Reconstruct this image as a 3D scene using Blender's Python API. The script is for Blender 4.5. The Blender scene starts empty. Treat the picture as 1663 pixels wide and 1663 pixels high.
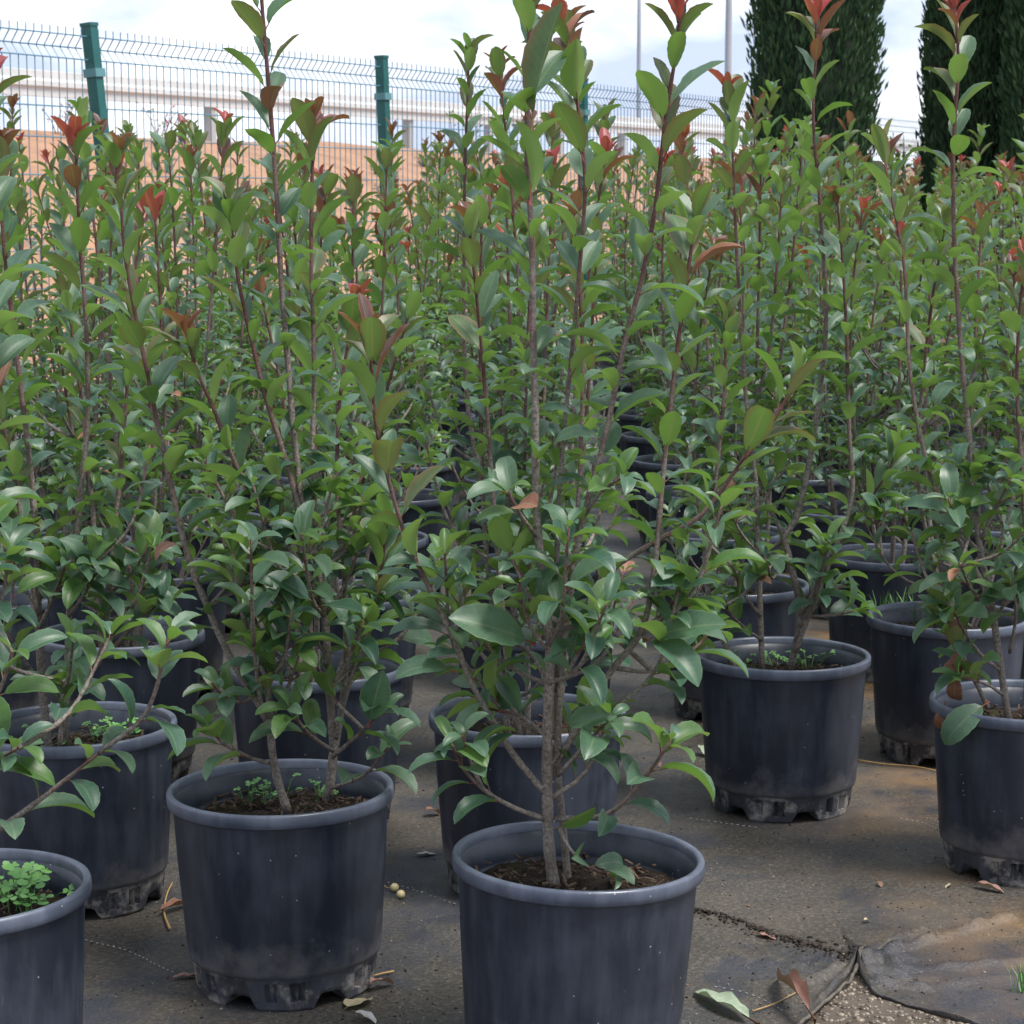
import bpy, math, random
from mathutils import Vector, Matrix, noise

R = math.radians
S = bpy.context.scene
COL = S.collection
rnd = random.Random(7)

# ------------------------------------------------------------------ camera
F_PX, IMG, PITCH, CAM_H = 3650.0, 1663.0, R(7.9), 1.173
cd = bpy.data.cameras.new('camera'); cam = bpy.data.objects.new('camera', cd); COL.objects.link(cam)
cam.location = (0, 0, CAM_H); cam.rotation_euler = (R(90) - PITCH, 0, 0)
cd.sensor_width = 36; cd.lens = F_PX / IMG * 36; cd.clip_start = 0.1; cd.clip_end = 2000
cd.dof.use_dof = True; cd.dof.focus_distance = 3.3; cd.dof.aperture_fstop = 26
S.camera = cam
# ------------------------------------------------------------------ sky and sun
SUN_EL, SUN_AZ = R(64), R(118)          # azimuth clockwise from +Y: thin cloud, high sun to the right
w = bpy.data.worlds.new('World'); S.world = w; w.use_nodes = True
nt = w.node_tree; nt.nodes.clear()
def wn(t, **k):
    n = nt.nodes.new(t)
    for a, b in k.items(): setattr(n, a, b)
    return n
sky = wn('ShaderNodeTexSky', sky_type='NISHITA', sun_disc=False, sun_elevation=SUN_EL, sun_rotation=SUN_AZ,
         air_density=1.0, dust_density=1.5, ozone_density=1.5)
tc = wn('ShaderNodeTexCoord'); mp = wn('ShaderNodeMapping'); mp.inputs['Scale'].default_value = (1, 1, 2.2)
mp.inputs['Location'].default_value = (0.31, 0.2, 0.0)
n1 = wn('ShaderNodeTexNoise'); n1.inputs['Scale'].default_value = 9; n1.inputs['Detail'].default_value = 6; n1.inputs['Roughness'].default_value = .52
r1 = wn('ShaderNodeValToRGB'); r1.color_ramp.elements[0].position = .40; r1.color_ramp.elements[1].position = .62
r1.color_ramp.elements[0].color = (3.8, 4.4, 5.9, 1); r1.color_ramp.elements[1].color = (7.8, 8.0, 8.6, 1)
mx = wn('ShaderNodeMix', data_type='RGBA'); mx.inputs['Factor'].default_value = .86
bg = wn('ShaderNodeBackground'); bg.inputs['Strength'].default_value = .092
ow = wn('ShaderNodeOutputWorld')
L = nt.links.new
L(tc.outputs['Generated'], mp.inputs['Vector']); L(mp.outputs['Vector'], n1.inputs['Vector']); L(n1.outputs['Fac'], r1.inputs['Fac'])
L(sky.outputs['Color'], mx.inputs['A']); L(r1.outputs['Color'], mx.inputs['B']); L(mx.outputs['Result'], bg.inputs['Color']); L(bg.outputs['Background'], ow.inputs['Surface'])
sd = bpy.data.lights.new('sun', 'SUN'); sd.energy = 2.6; sd.angle = R(20); sd.color = (1, .96, .9)
so = bpy.data.objects.new('sun', sd); COL.objects.link(so)
dv = Vector((math.sin(SUN_AZ) * math.cos(SUN_EL), math.cos(SUN_AZ) * math.cos(SUN_EL), math.sin(SUN_EL)))
so.rotation_euler = dv.to_track_quat('Z', 'Y').to_euler(); so.location = dv * 30
S.view_settings.view_transform = 'Standard'; S.view_settings.look = 'None'; S.view_settings.gamma = 1
S.view_settings.exposure = 1.07; S.view_settings.use_curve_mapping = False
S.render.engine = 'CYCLES'
S.cycles.max_bounces = 5; S.cycles.diffuse_bounces = 3; S.cycles.glossy_bounces = 2; S.cycles.transmission_bounces = 3; S.cycles.transparent_max_bounces = 2

# ------------------------------------------------------------------ helpers
def px_dir(x, y):
    d = Vector(((x - IMG / 2) / F_PX, 1.0, -(y - IMG / 2) / F_PX))
    c, s = math.cos(PITCH), math.sin(PITCH)
    return Vector((d.x, d.y * c + d.z * s, -d.y * s + d.z * c))
def on_plane(x, y, z=0.0):                     # pixel -> point at height z
    d = px_dir(x, y); return Vector((0, 0, CAM_H)) + d * ((z - CAM_H) / d.z)
def at_depth(x, y, Y):                         # pixel -> point on the upright plane at distance Y
    d = px_dir(x, y); return Vector((0, 0, CAM_H)) + d * (Y / d.y)
def project(p):
    c, s = math.cos(PITCH), math.sin(PITCH); z = p.z - CAM_H
    dep = p.y * c - z * s; up = p.y * s + z * c
    return IMG / 2 + F_PX * p.x / dep, IMG / 2 - F_PX * up / dep
def mesh(name, v, f, mats=(), idx=None, smooth=True, uv=None):
    m = bpy.data.meshes.new(name); m.from_pydata([tuple(a) for a in v], [], f)
    for a in mats: m.materials.append(a)
    if idx: m.polygons.foreach_set('material_index', idx)
    if smooth: m.polygons.foreach_set('use_smooth', [True] * len(m.polygons))
    if uv:
        u = m.uv_layers.new(name='UVMap'); flat = []
        for l in m.loops: flat += uv[l.vertex_index]
        u.data.foreach_set('uv', flat)
    m.update(); return m
def link(name, data, parent=None, mat=None):
    o = bpy.data.objects.new(name, data); COL.objects.link(o)
    if parent: o.parent = parent
    if mat is not None: o.matrix_basis = mat
    return o
def tag(o, label=None, cat=None, group=None, kind=None):
    if label: o['label'] = label
    if cat: o['category'] = cat
    if group: o['group'] = group
    if kind: o['kind'] = kind
    return o
def smooth_path(pts, step):
    """Catmull-Rom through (Vector) pts, resampled about every step metres."""
    out = []
    P = [pts[0] * 2 - pts[1]] + list(pts) + [pts[-1] * 2 - pts[-2]]
    for i in range(1, len(P) - 2):
        a, b, c, d = P[i - 1:i + 3]; n = max(1, int((c - b).length / step + .5))
        for k in range(n):
            t = k / n
            out.append(.5 * (2 * b + (c - a) * t + (2 * a - 5 * b + 4 * c - d) * t * t + (3 * b - a - 3 * c + d) * t ** 3))
    out.append(pts[-1].copy()); return out
def tube_data(path, radii, sides, v, f, base_uv=None, caps=True):
    o = len(v); n = len(path); ref = Vector((1, .13, .05))
    for i, p in enumerate(path):
        t = (path[min(i + 1, n - 1)] - path[max(i - 1, 0)])
        t = t.normalized() if t.length > 1e-9 else Vector((0, 0, 1))
        a = t.cross(ref)
        if a.length < 1e-3: a = t.cross(Vector((0, 1, 0)))
        a.normalize(); b = t.cross(a)
        for k in range(sides):
            q = 2 * math.pi * k / sides
            v.append(p + (a * math.cos(q) + b * math.sin(q)) * radii[i])
            if base_uv is not None: base_uv.append((k / sides, i / max(1, n - 1)))
    for i in range(n - 1):
        for k in range(sides):
            k2 = (k + 1) % sides
            f.append((o + i * sides + k, o + i * sides + k2, o + (i + 1) * sides + k2, o + (i + 1) * sides + k))
    if caps:
        f.append(tuple(o + k for k in range(sides))[::-1]); f.append(tuple(o + (n - 1) * sides + k for k in range(sides)))
def box_data(v, f, lo, hi, M=None):
    o = len(v)
    for z in (lo[2], hi[2]):
        for x, y in ((lo[0], lo[1]), (hi[0], lo[1]), (hi[0], hi[1]), (lo[0], hi[1])):
            p = Vector((x, y, z)); v.append(M @ p if M else p)
    for q in ((3, 2, 1, 0), (4, 5, 6, 7), (0, 1, 5, 4), (1, 2, 6, 5), (2, 3, 7, 6), (3, 0, 4, 7)): f.append(tuple(o + a for a in q))

# ------------------------------------------------------------------ materials
class NT:
    def __init__(s, name):
        s.m = bpy.data.materials.new(name); s.m.use_nodes = True; s.t = s.m.node_tree; s.t.nodes.clear()
        s.out = s.n('ShaderNodeOutputMaterial')
    def n(s, t, **k):
        x = s.t.nodes.new(t)
        for a, b in k.items():
            if a.startswith('i_'): x.inputs[a[2:].replace('_', ' ')].default_value = b
            else: setattr(x, a, b)
        return x
    def l(s, a, b): s.t.links.new(a, b)
    def noise(s, scale, detail=4, rough=.55, vec=None, dist=0):
        x = s.n('ShaderNodeTexNoise', i_Scale=scale, i_Detail=detail, i_Roughness=rough, i_Distortion=dist)
        if vec: s.l(vec, x.inputs['Vector'])
        return x.outputs['Fac']
    def ramp(s, fac, a, b, ca=(0, 0, 0, 1), cb=(1, 1, 1, 1)):
        x = s.n('ShaderNodeValToRGB'); e = x.color_ramp.elements
        e[0].position, e[1].position, e[0].color, e[1].color = a, b, ca, cb
        s.l(fac, x.inputs['Fac']); return x.outputs['Color']
    def mix(s, fac, a, b, blend='MIX'):
        x = s.n('ShaderNodeMix', data_type='RGBA', blend_type=blend)
        for k, q in (('Factor', fac), ('A', a), ('B', b)):
            if isinstance(q, (int, float, tuple)): x.inputs[k].default_value = (q + (1,) if isinstance(q, tuple) and len(q) == 3 else q)
            else: s.l(q, x.inputs[k])
        return x.outputs['Result']
    def math(s, op, a, b=0.0, clamp=False):
        x = s.n('ShaderNodeMath', operation=op, use_clamp=clamp)
        for i, q in enumerate((a, b)):
            if isinstance(q, (int, float)): x.inputs[i].default_value = q
            else: s.l(q, x.inputs[i])
        return x.outputs[0]
    def bump(s, h, strength, dist):
        x = s.n('ShaderNodeBump', i_Strength=strength, i_Distance=dist); s.l(h, x.inputs['Height']); return x.outputs['Normal']
    def bsdf(s, col, rough, spec=.5, normal=None, metal=0):
        x = s.n('ShaderNodeBsdfPrincipled', i_Metallic=metal); x.inputs['Specular IOR Level'].default_value = spec
        for k, q in (('Base Color', col), ('Roughness', rough)):
            if isinstance(q, (int, float)): x.inputs[k].default_value = q
            elif isinstance(q, tuple): x.inputs[k].default_value = q + (1,) if len(q) == 3 else q
            else: s.l(q, x.inputs[k])
        if normal: s.l(normal, x.inputs['Normal'])
        return x.outputs['BSDF']
    def done(s, sh): s.l(sh, s.out.inputs['Surface']); return s.m
    def obj(s): return s.n('ShaderNodeTexCoord').outputs['Object']
    def orand(s): return s.n('ShaderNodeObjectInfo').outputs['Random']

def leaf_mat(name, topA, topB, backA, backB, rough=.40, transl=.26, edge=None):
    q = NT(name)
    rv = q.math('FRACT', q.math('ADD', q.n('ShaderNodeNewGeometry').outputs['Random Per Island'], q.orand()))
    rv2 = q.math('FRACT', q.math('MULTIPLY', rv, 7.31))
    uv = q.n('ShaderNodeUVMap').outputs['UV']; sp = q.n('ShaderNodeSeparateXYZ'); q.l(uv, sp.inputs[0])
    au = q.math('ABSOLUTE', q.math('SUBTRACT', sp.outputs['X'], .5))
    rib = q.ramp(au, .012, .045, (1, 1, 1, 1), (0, 0, 0, 1))
    # side veins: slanted bands running up from the midrib
    vv = q.math('SINE', q.math('MULTIPLY', q.math('SUBTRACT', sp.outputs['Y'], q.math('MULTIPLY', au, .32)), 75))
    vein = q.math('MULTIPLY', q.ramp(vv, .55, 1.0), .22)
    top = q.mix(rv, topA, topB); back = q.mix(rv2, backA, backB)
    nz = q.noise(9, 4, .62, q.obj())
    top = q.mix(q.ramp(nz, .35, .7), q.mix(.28, top, (0, 0, 0)), top)
    lite = q.mix(.5, top, (.20, .27, .13))
    top = q.mix(q.math('MAXIMUM', q.math('MULTIPLY', rib, .8), vein), top, lite)
    back = q.mix(q.math('MULTIPLY', rib, .6), back, (.30, .27, .11))
    back = q.mix(q.math('MULTIPLY', q.ramp(nz, .5, .8), .22), back, q.mix(.5, back, (.22, .14, .05)))
    pale = q.math('MULTIPLY', q.ramp(au, .455, .49), .5); top = q.mix(pale, top, (.17, .25, .13))
    if edge:
        e = q.math('MULTIPLY', q.ramp(au, .25, .5), .55); back = q.mix(e, back, edge); top = q.mix(e, top, edge)
    bf = q.n('ShaderNodeNewGeometry').outputs['Backfacing']
    col = q.mix(bf, top, back)
    ro = q.math('ADD', q.math('ADD', rough, q.math('MULTIPLY', bf, .22)), q.math('MULTIPLY', rv2, .12))
    b = q.bsdf(col, ro, .55)
    tr = q.n('ShaderNodeBsdfTranslucent'); q.l(q.mix(.5, q.mix(1.0, back, (1.05, 1.6, .6), 'MULTIPLY'), back), tr.inputs['Color'])
    ms = q.n('ShaderNodeMixShader'); ms.inputs[0].default_value = transl
    q.l(b, ms.inputs[1]); q.l(tr.outputs[0], ms.inputs[2])
    return q.done(ms.outputs[0])
LM = {
    'green': leaf_mat('leaf_green', (.050, .125, .078), (.085, .160, .094), (.170, .285, .060), (.245, .345, .105)),
    'dark': leaf_mat('leaf_dark_green', (.030, .092, .064), (.050, .120, .078), (.115, .210, .055), (.165, .260, .080), .38),
    'fresh': leaf_mat('leaf_fresh_green', (.060, .150, .035), (.09, .18, .045), (.16, .27, .06), (.22, .30, .09), .4, .3),
    'olive': leaf_mat('leaf_olive', (.060, .130, .040), (.090, .125, .045), (.150, .245, .062), (.200, .215, .080), .4, .25, (.22, .10, .05)),
    'bronze': leaf_mat('leaf_bronze', (.12, .055, .045), (.09, .05, .055), (.25, .10, .06), (.27, .13, .06), .36, .25, (.30, .06, .05)),
    'red': leaf_mat('leaf_red', (.40, .035, .045), (.24, .035, .05), (.42, .07, .07), (.36, .10, .06), .4, .28),
    'dead': leaf_mat('leaf_dead', (.26, .10, .055), (.20, .09, .06), (.28, .13, .08), (.22, .10, .07), .6, .1),
}
q = NT('petiole_red'); M_PET = q.done(q.bsdf(q.mix(q.orand(), (.17, .035, .030), (.16, .11, .05)), .5))
q = NT('shrub_bark')
age = q.n('ShaderNodeSeparateXYZ'); q.l(q.n('ShaderNodeUVMap').outputs['UV'], age.inputs[0])
ob = q.obj(); nz = q.noise(380, 4, .7, ob)
low = q.mix(q.ramp(q.noise(210, 5, .7, ob), .36, .64), (.105, .085, .070), (.360, .315, .275)); low = q.mix(q.math('MULTIPLY', q.ramp(q.noise(26, 3, .6, ob), .45, .65), .5), low, (.13, .098, .076)); up = q.mix(nz, (.060, .022, .022), (.150, .062, .050))
fa = q.math('ADD', age.outputs['Y'], q.math('MULTIPLY', q.math('SUBTRACT', q.noise(30, 3, .5, ob), .5), .5))
M_BARK = q.done(q.bsdf(q.mix(q.ramp(fa, .40, .80), low, up), .62, .4, q.bump(nz, .9, .003)))

def pot_mat(name, base, dust_amt, rough, foot=False, rim=False):
    q = NT(name); ob = q.obj(); sp = q.n('ShaderNodeSeparateXYZ'); q.l(ob, sp.inputs[0])
    va = q.n('ShaderNodeVectorMath', operation='ADD'); q.l(ob, va.inputs[0])
    cb = q.n('ShaderNodeCombineXYZ'); rr = q.math('MULTIPLY', q.orand(), 40)
    for i in range(3): q.l(rr, cb.inputs[i])
    q.l(cb.outputs[0], va.inputs[1]); ov = va.outputs[0]
    st = q.n('ShaderNodeMapping'); st.inputs['Scale'].default_value = (1, 1, .16); q.l(ov, st.inputs['Vector'])
    streak = q.noise(34, 5, .6, st.outputs[0]); cloud = q.noise(7, 5, .6, ov); fine = q.noise(420, 2, .5, ov)
    col = q.mix(q.ramp(cloud, .3, .75), base, tuple(c * 1.5 for c in base))
    dm = q.math('MULTIPLY', q.ramp(q.math('ADD', q.math('MULTIPLY', streak, .55), q.math('MULTIPLY', cloud, .45)), .44, .74), dust_amt)
    col = q.mix(dm, col, (.13, .15, .19))
    scr = q.n('ShaderNodeMapping'); scr.inputs['Rotation'].default_value = (.5, .3, .8); scr.inputs['Scale'].default_value = (1, 9, 1); q.l(ov, scr.inputs['Vector'])
    sc = q.math('MULTIPLY', q.ramp(q.noise(26, 3, .7, scr.outputs[0]), .70, .78), q.ramp(cloud, .5, .62))
    col = q.mix(q.math('MULTIPLY', sc, .55), col, (.30, .31, .34))
    vo = q.n('ShaderNodeTexVoronoi', i_Scale=60); q.l(ov, vo.inputs['Vector'])
    vs = q.n('ShaderNodeSeparateColor'); q.l(vo.outputs['Color'], vs.inputs[0])
    speck = q.math('MULTIPLY', q.ramp(vo.outputs['Distance'], .05, .09, (1, 1, 1, 1), (0, 0, 0, 1)), q.ramp(vs.outputs[0], .74, .76))
    col = q.mix(q.math('MULTIPLY', speck, .75), col, (.40, .39, .36))
    ro = q.math('ADD', rough, q.math('MULTIPLY', dm, .3))
    if foot:
        dirt = q.ramp(q.noise(20, 6, .7, ov), .48, .60)
        col = q.mix(q.math('MULTIPLY', dirt, .85), col, q.mix(q.noise(90, 3, .6, ov), (.10, .088, .075), (.40, .375, .34)))
        ro = q.math('ADD', ro, q.math('MULTIPLY', dirt, .3))
    elif not rim:
        splash = q.ramp(q.math('SUBTRACT', q.math('MULTIPLY', q.noise(18, 5, .65, ov), .20), sp.outputs['Z']), .0, .07)
        col = q.mix(q.math('MULTIPLY', splash, .7), col, (.15, .14, .135)); ro = q.math('ADD', ro, q.math('MULTIPLY', splash, .3))
    return q.done(q.bsdf(col, ro, .5, q.bump(q.math('ADD', fine, q.math('MULTIPLY', streak, 2)), .12, .001)))
M_POT = pot_mat('pot_plastic', (.0110, .0150, .0255), .34, .40)
M_RIM = pot_mat('pot_rim_plastic', (.046, .056, .080), 1.0, .32, rim=True)  # paler than the body: sky reflection painted into the colour, along with scuffs
M_FOOT = pot_mat('pot_foot_dirty', (.022, .023, .028), .4, .5, foot=True)
q = NT('potting_soil'); ob = q.obj(); nz = q.noise(150, 6, .75, ob)
c = q.mix(q.ramp(nz, .38, .66), (.010, .007, .005), (.075, .050, .034)); c = q.mix(q.math('MULTIPLY', q.ramp(q.noise(12, 3, .6, ob), .55, .68), .7), c, (.085, .085, .022))
M_SOIL = q.done(q.bsdf(c, .9, .25, q.bump(nz, 1, .012)))
q = NT('bark_chip'); c = q.mix(q.n('ShaderNodeNewGeometry').outputs['Random Per Island'], (.022, .014, .010), (.125, .085, .058)); M_CHIP = q.done(q.bsdf(c, .85, .3))
q = NT('clover_leaf'); c = q.mix(q.n('ShaderNodeNewGeometry').outputs['Random Per Island'], (.07, .20, .04), (.16, .34, .09)); M_CLOV = q.done(q.bsdf(c, .5, .4))

# ground fabric: black woven mat with dried mud on it
q = NT('ground_fabric'); ob = q.obj()
big = q.noise(2.3, 6, .62, ob, .4); mid = q.noise(9, 6, .66, ob, .6); fn = q.noise(120, 5, .7, ob); gr = q.noise(520, 2, .6, ob)
mud = q.mix(q.ramp(q.noise(1.6, 4, .6, ob), .42, .62), (.058, .052, .044), (.084, .069, .050))
mud = q.mix(q.ramp(mid, .35, .7), q.mix(.55, mud, (.045, .04, .036)), mud)
mud = q.mix(q.math('MULTIPLY', q.ramp(fn, .48, .66), .55), mud, (.24, .22, .185))
wv = q.n('ShaderNodeTexWave', i_Scale=70, wave_type='BANDS', bands_direction='DIAGONAL'); q.l(ob, wv.inputs['Vector'])
fab = q.mix(wv.outputs['Fac'], (.022, .025, .036), (.042, .048, .066))
mk = q.ramp(q.math('ADD', q.math('MULTIPLY', big, .62), q.math('MULTIPLY', mid, .38)), .40, .50)
sx = q.n('ShaderNodeSeparateXYZ'); q.l(ob, sx.inputs[0])
c = q.mix(mk, fab, mud)
rust = q.math('MULTIPLY', q.math('MULTIPLY', q.ramp(q.noise(5, 4, .6, ob), .42, .66), q.math('MULTIPLY', q.ramp(sx.outputs['X'], .55, .85), q.ramp(sx.outputs['Y'], 3.5, 3.9, (1, 1, 1, 1), (0, 0, 0, 1)))), .7)
c = q.mix(q.math('MULTIPLY', q.ramp(gr, .56, .68), .5), c, (.28, .26, .23)); c = q.mix(q.math('MULTIPLY', q.ramp(gr, .44, .32), .45), c, (.02, .018, .016)); c = q.mix(rust, c, (.22, .135, .062))
vo = q.n('ShaderNodeTexVoronoi', i_Scale=160); q.l(ob, vo.inputs['Vector']); vs = q.n('ShaderNodeSeparateColor'); q.l(vo.outputs['Color'], vs.inputs[0])
grit = q.math('MULTIPLY', q.ramp(vo.outputs['Distance'], .10, .2, (1, 1, 1, 1), (0, 0, 0, 1)), q.ramp(vs.outputs[1], .80, .82))
c = q.mix(q.math('MULTIPLY', grit, .45), c, q.mix(vs.outputs[2], (.10, .085, .07), (.36, .32, .26)))
ro = q.math('ADD', .24, q.math('MULTIPLY', q.ramp(q.noise(3.1, 5, .6, ob), .38, .62), .46))
hb = q.math('ADD', q.math('ADD', q.math('MULTIPLY', fn, .6), q.math('MULTIPLY', mid, 1.2)), q.math('MULTIPLY', gr, .2))
M_MAT = q.done(q.bsdf(c, ro, .42, q.bump(hb, .6, .008)))
q = NT('ground_gravel'); ob = q.obj(); nz = q.noise(26, 6, .7, ob)
c = q.mix(nz, (.035, .028, .022), (.13, .10, .075)); M_GRND = q.done(q.bsdf(c, q.ramp(q.noise(7, 3, .5, ob), .45, .6, (.12, .12, .12, 1), (.75, .75, .75, 1)), .5, q.bump(nz, .6, .01)))
q = NT('pebble'); c = q.mix(q.n('ShaderNodeNewGeometry').outputs['Random Per Island'], (.045, .033, .024), (.25, .205, .155)); M_PEB = q.done(q.bsdf(c, .35, .5))
q = NT('dirt_crumb'); c = q.mix(q.n('ShaderNodeNewGeometry').outputs['Random Per Island'], (.008, .007, .006), (.05, .04, .03)); M_CRUMB = q.done(q.bsdf(c, .9, .2))
def flat(name, a, b=None, rough=.6, sc=40, metal=0):
    q = NT(name)
    if b is None: return q.done(q.bsdf(a, rough, .4, metal=metal))
    nz = q.noise(sc, 7 if sc < 2 else 5, .72 if sc < 2 else .65, q.obj()); return q.done(q.bsdf(q.mix(q.ramp(nz, .3, .7), a, b), rough, .4, q.bump(nz, .3, .003), metal))
M_WIRE = flat('fence_wire_green', (.085, .19, .26), None, .45)
M_POST = flat('fence_post_green', (.010, .085, .080), (.018, .12, .11), .4, 8)
M_CLAMP = flat('fence_clamp', (.10, .24, .25), None, .45)
M_RAIL = flat('guardrail_steel', (.50, .51, .50), (.62, .62, .60), .42, 3)
M_RPOST = flat('guardrail_post_steel', (.34, .34, .33), (.42, .41, .39), .6, 4)
M_BANK = flat('bank_soil', (.21, .115, .065), (.38, .215, .125), .95, 1.9)
M_ROAD = flat('asphalt', (.045, .045, .047), (.06, .06, .06), .9, 30)
M_POLE = flat('galvanised_pole', (.30, .32, .36), (.36, .38, .42), .5, 3)
M_HEM = flat('fabric_hem', (.045, .040, .034), (.14, .125, .10), .85, 60)
M_THREAD = flat('white_thread', (.40, .40, .40), None, .8)
M_STRAW = flat('straw', (.42, .27, .10), (.30, .18, .07), .7, 60)
q = NT('cypress_foliage'); rv = q.n('ShaderNodeNewGeometry').outputs['Random Per Island']
M_CYP = q.done(q.bsdf(q.mix(rv, (.022, .058, .026), (.085, .150, .060)), .7, .25))
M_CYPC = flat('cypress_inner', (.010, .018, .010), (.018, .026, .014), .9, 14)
M_TRUNK = flat('tree_bark', (.07, .05, .04), (.13, .10, .08), .9, 20)

# ------------------------------------------------------------------ setting
FD = Vector((math.sin(R(27.1)), math.cos(R(27.1)), 0)); FN = Vector((-FD.y, FD.x, 0))   # fence direction, outward normal
FP = at_depth(152, 300, 9.95); FP.z = 0                                                   # foot of the first green post
v, f = [], []
for x, y in ((-500, -60), (500, -60), (500, 900), (-500, 900)): v.append(Vector((x, y, -.005)))
tag(link('ground', mesh('ground', v, [(0, 1, 2, 3)], [M_GRND], smooth=False)), kind='structure')

# ground fabric sheet with creases, near edge lifted off the gravel
def gp(x, y): p = on_plane(x, y, 0); return Vector((p.x, p.y))
KNOT = gp(1392, 1566)
edge_px = [(1180, 1790), (1262, 1700), (1320, 1648), (1352, 1612), (1380, 1582), (1393, 1566), (1399, 1588), (1418, 1612), (1470, 1630), (1540, 1650), (1600, 1667), (1700, 1700)]
edge = [gp(*e) for e in edge_px]
def near_edge(x):
    if x <= edge[0].x: return edge[0].y - (edge[0].x - x) * 1.5
    for a, b in zip(edge, edge[1:]):
        if a.x <= x <= b.x: return a.y + (b.y - a.y) * (x - a.x) / max(1e-6, b.x - a.x)
    return edge[-1].y - (x - edge[-1].x) * .2
creases = [([(1085, 1472), (1170, 1492), (1250, 1520), (1320, 1540), (1392, 1562)], .009, .010),
           ([(1396, 1560), (1450, 1545), (1530, 1522), (1640, 1490)], .017, .0085), ([(1400, 1552), (1440, 1530), (1500, 1508)], .010, .006),
           ([(1385, 1590), (1440, 1600), (1500, 1605)], .012, .010), ([(1300, 1600), (1345, 1580), (1385, 1562)], .011, .007),
           ([(1330, 1625), (1362, 1592), (1390, 1568)], .010, .006), ([(1280, 1575), (1340, 1566), (1388, 1560)], .007, .006),
           ([(1400, 1580), (1500, 1575), (1663, 1560)], .009, .012), ([(1398, 1570), (1430, 1560), (1455, 1570)], .020, .009), ([(1405, 1585), (1430, 1580), (1470, 1586)], .012, .007),
           ([(1530, 1600), (1600, 1590), (1680, 1592)], .007, .012), ([(620, 1480), (680, 1462), (742, 1478)], .006, .010),
           ([(1130, 1560), (1200, 1556), (1290, 1568)], .005, .012), ([(130, 1530), (200, 1548), (290, 1590)], .004, .01)]
creases = [([gp(*a) for a in c], h, wd) for c, h, wd in creases]
def segd(p, a, b):
    d = b - a; t = max(0, min(1, (p - a).dot(d) / d.length_squared)); return (p - a - d * t).length
def mat_z(x, y):
    p = Vector((x, y)); z = 0.0
    if y < 6:
        for c, h, wd in creases:
            dm = min(segd(p, a, b) for a, b in zip(c, c[1:]))
            if dm < wd * 3: z += h * (.75 + .5 * noise.noise(Vector((x * 30, y * 30, h * 90)))) * math.exp(-(dm / wd) ** 2)
        dk = (p - KNOT).length
        if dk < .3: z += .012 * math.exp(-(dk / .04) ** 2) + .012 * noise.noise(Vector((x * 26, y * 26, 1))) * math.exp(-(dk / .13) ** 2)
        z += .0022 * noise.noise(Vector((x * 9, y * 9, 3)))
    return z
xs = [-3.2 + i * .2 for i in range(12)]; xs = [a for a in xs if a < -.95]
a = -.95
while a < .98: xs.append(a); a += .0062 if a > .3 else .02
while a < 9: xs.append(a); a += .12
vs_ = [0.0]
while vs_[-1] < 19: vs_.append(vs_[-1] + max(.0065, .0065 + (vs_[-1] - .5) * .055))
v, f = [], []
for x in xs:
    e0 = near_edge(x) + .006 * noise.noise(Vector((x * 45, 2, 0))) + .003 * noise.noise(Vector((x * 140, 7, 0)))
    for j, d in enumerate([-.0] + vs_):
        y = e0 + d; z = mat_z(x, y)
        if j == 0: z = -.005
        else: z += max(0, .002 + .009 * noise.noise(Vector((x * 18, 0, 0)))) * math.exp(-(d / .020) ** 2)
        v.append(Vector((x, y + (.004 if j == 0 else 0), z)))
nj = len(vs_) + 1
for i in range(len(xs) - 1):
    for j in range(nj - 1): f.append((i * nj + j, (i + 1) * nj + j, (i + 1) * nj + j + 1, i * nj + j + 1))
fabric = tag(link('ground_fabric', mesh('ground_fabric', v, f, [M_MAT])), kind='structure')
# white marker threads woven into the fabric
for pts in ([(130, 1528), (170, 1538), (215, 1550), (250, 1568), (282, 1582)], [(1160, 1604), (1205, 1612), (1245, 1626), (1275, 1645)],
            [(622, 1432), (670, 1445), (740, 1470)], [(1462, 1330), (1500, 1338), (1535, 1356)], [(1120, 1330), (1165, 1336), (1230, 1345)]):
    P = smooth_path([Vector((*gp(*p), 0)) for p in pts], .006); v, f = [], []
    for a, b in list(zip(P, P[1:]))[::2]:
        m1 = a + Vector((0, 0, mat_z(a.x, a.y) + .0016)); m2 = a + (b - a) * .75 + Vector((0, 0, mat_z(b.x, b.y) + .0016))
        tube_data([m1, m2], [.0006, .0006], 4, v, f)
    link('marker_thread', mesh('marker_thread', v, f, [M_THREAD]), fabric)

P = smooth_path([Vector((*gp(*p), 0)) for p in [(1447, 1545), (1420, 1548), (1403, 1556), (1394, 1574), (1376, 1600), (1347, 1624), (1318, 1650), (1262, 1702)]], .008); v, f = [], []
for p in P: p.z = mat_z(p.x, p.y) * .9 + .004 + .003 * noise.noise(p * 40)
tube_data(P, [.0028 + .0012 * noise.noise(p * 60) for p in P], 6, v, f); link('hem', mesh('hem', v, f, [M_HEM]), fabric)
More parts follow.
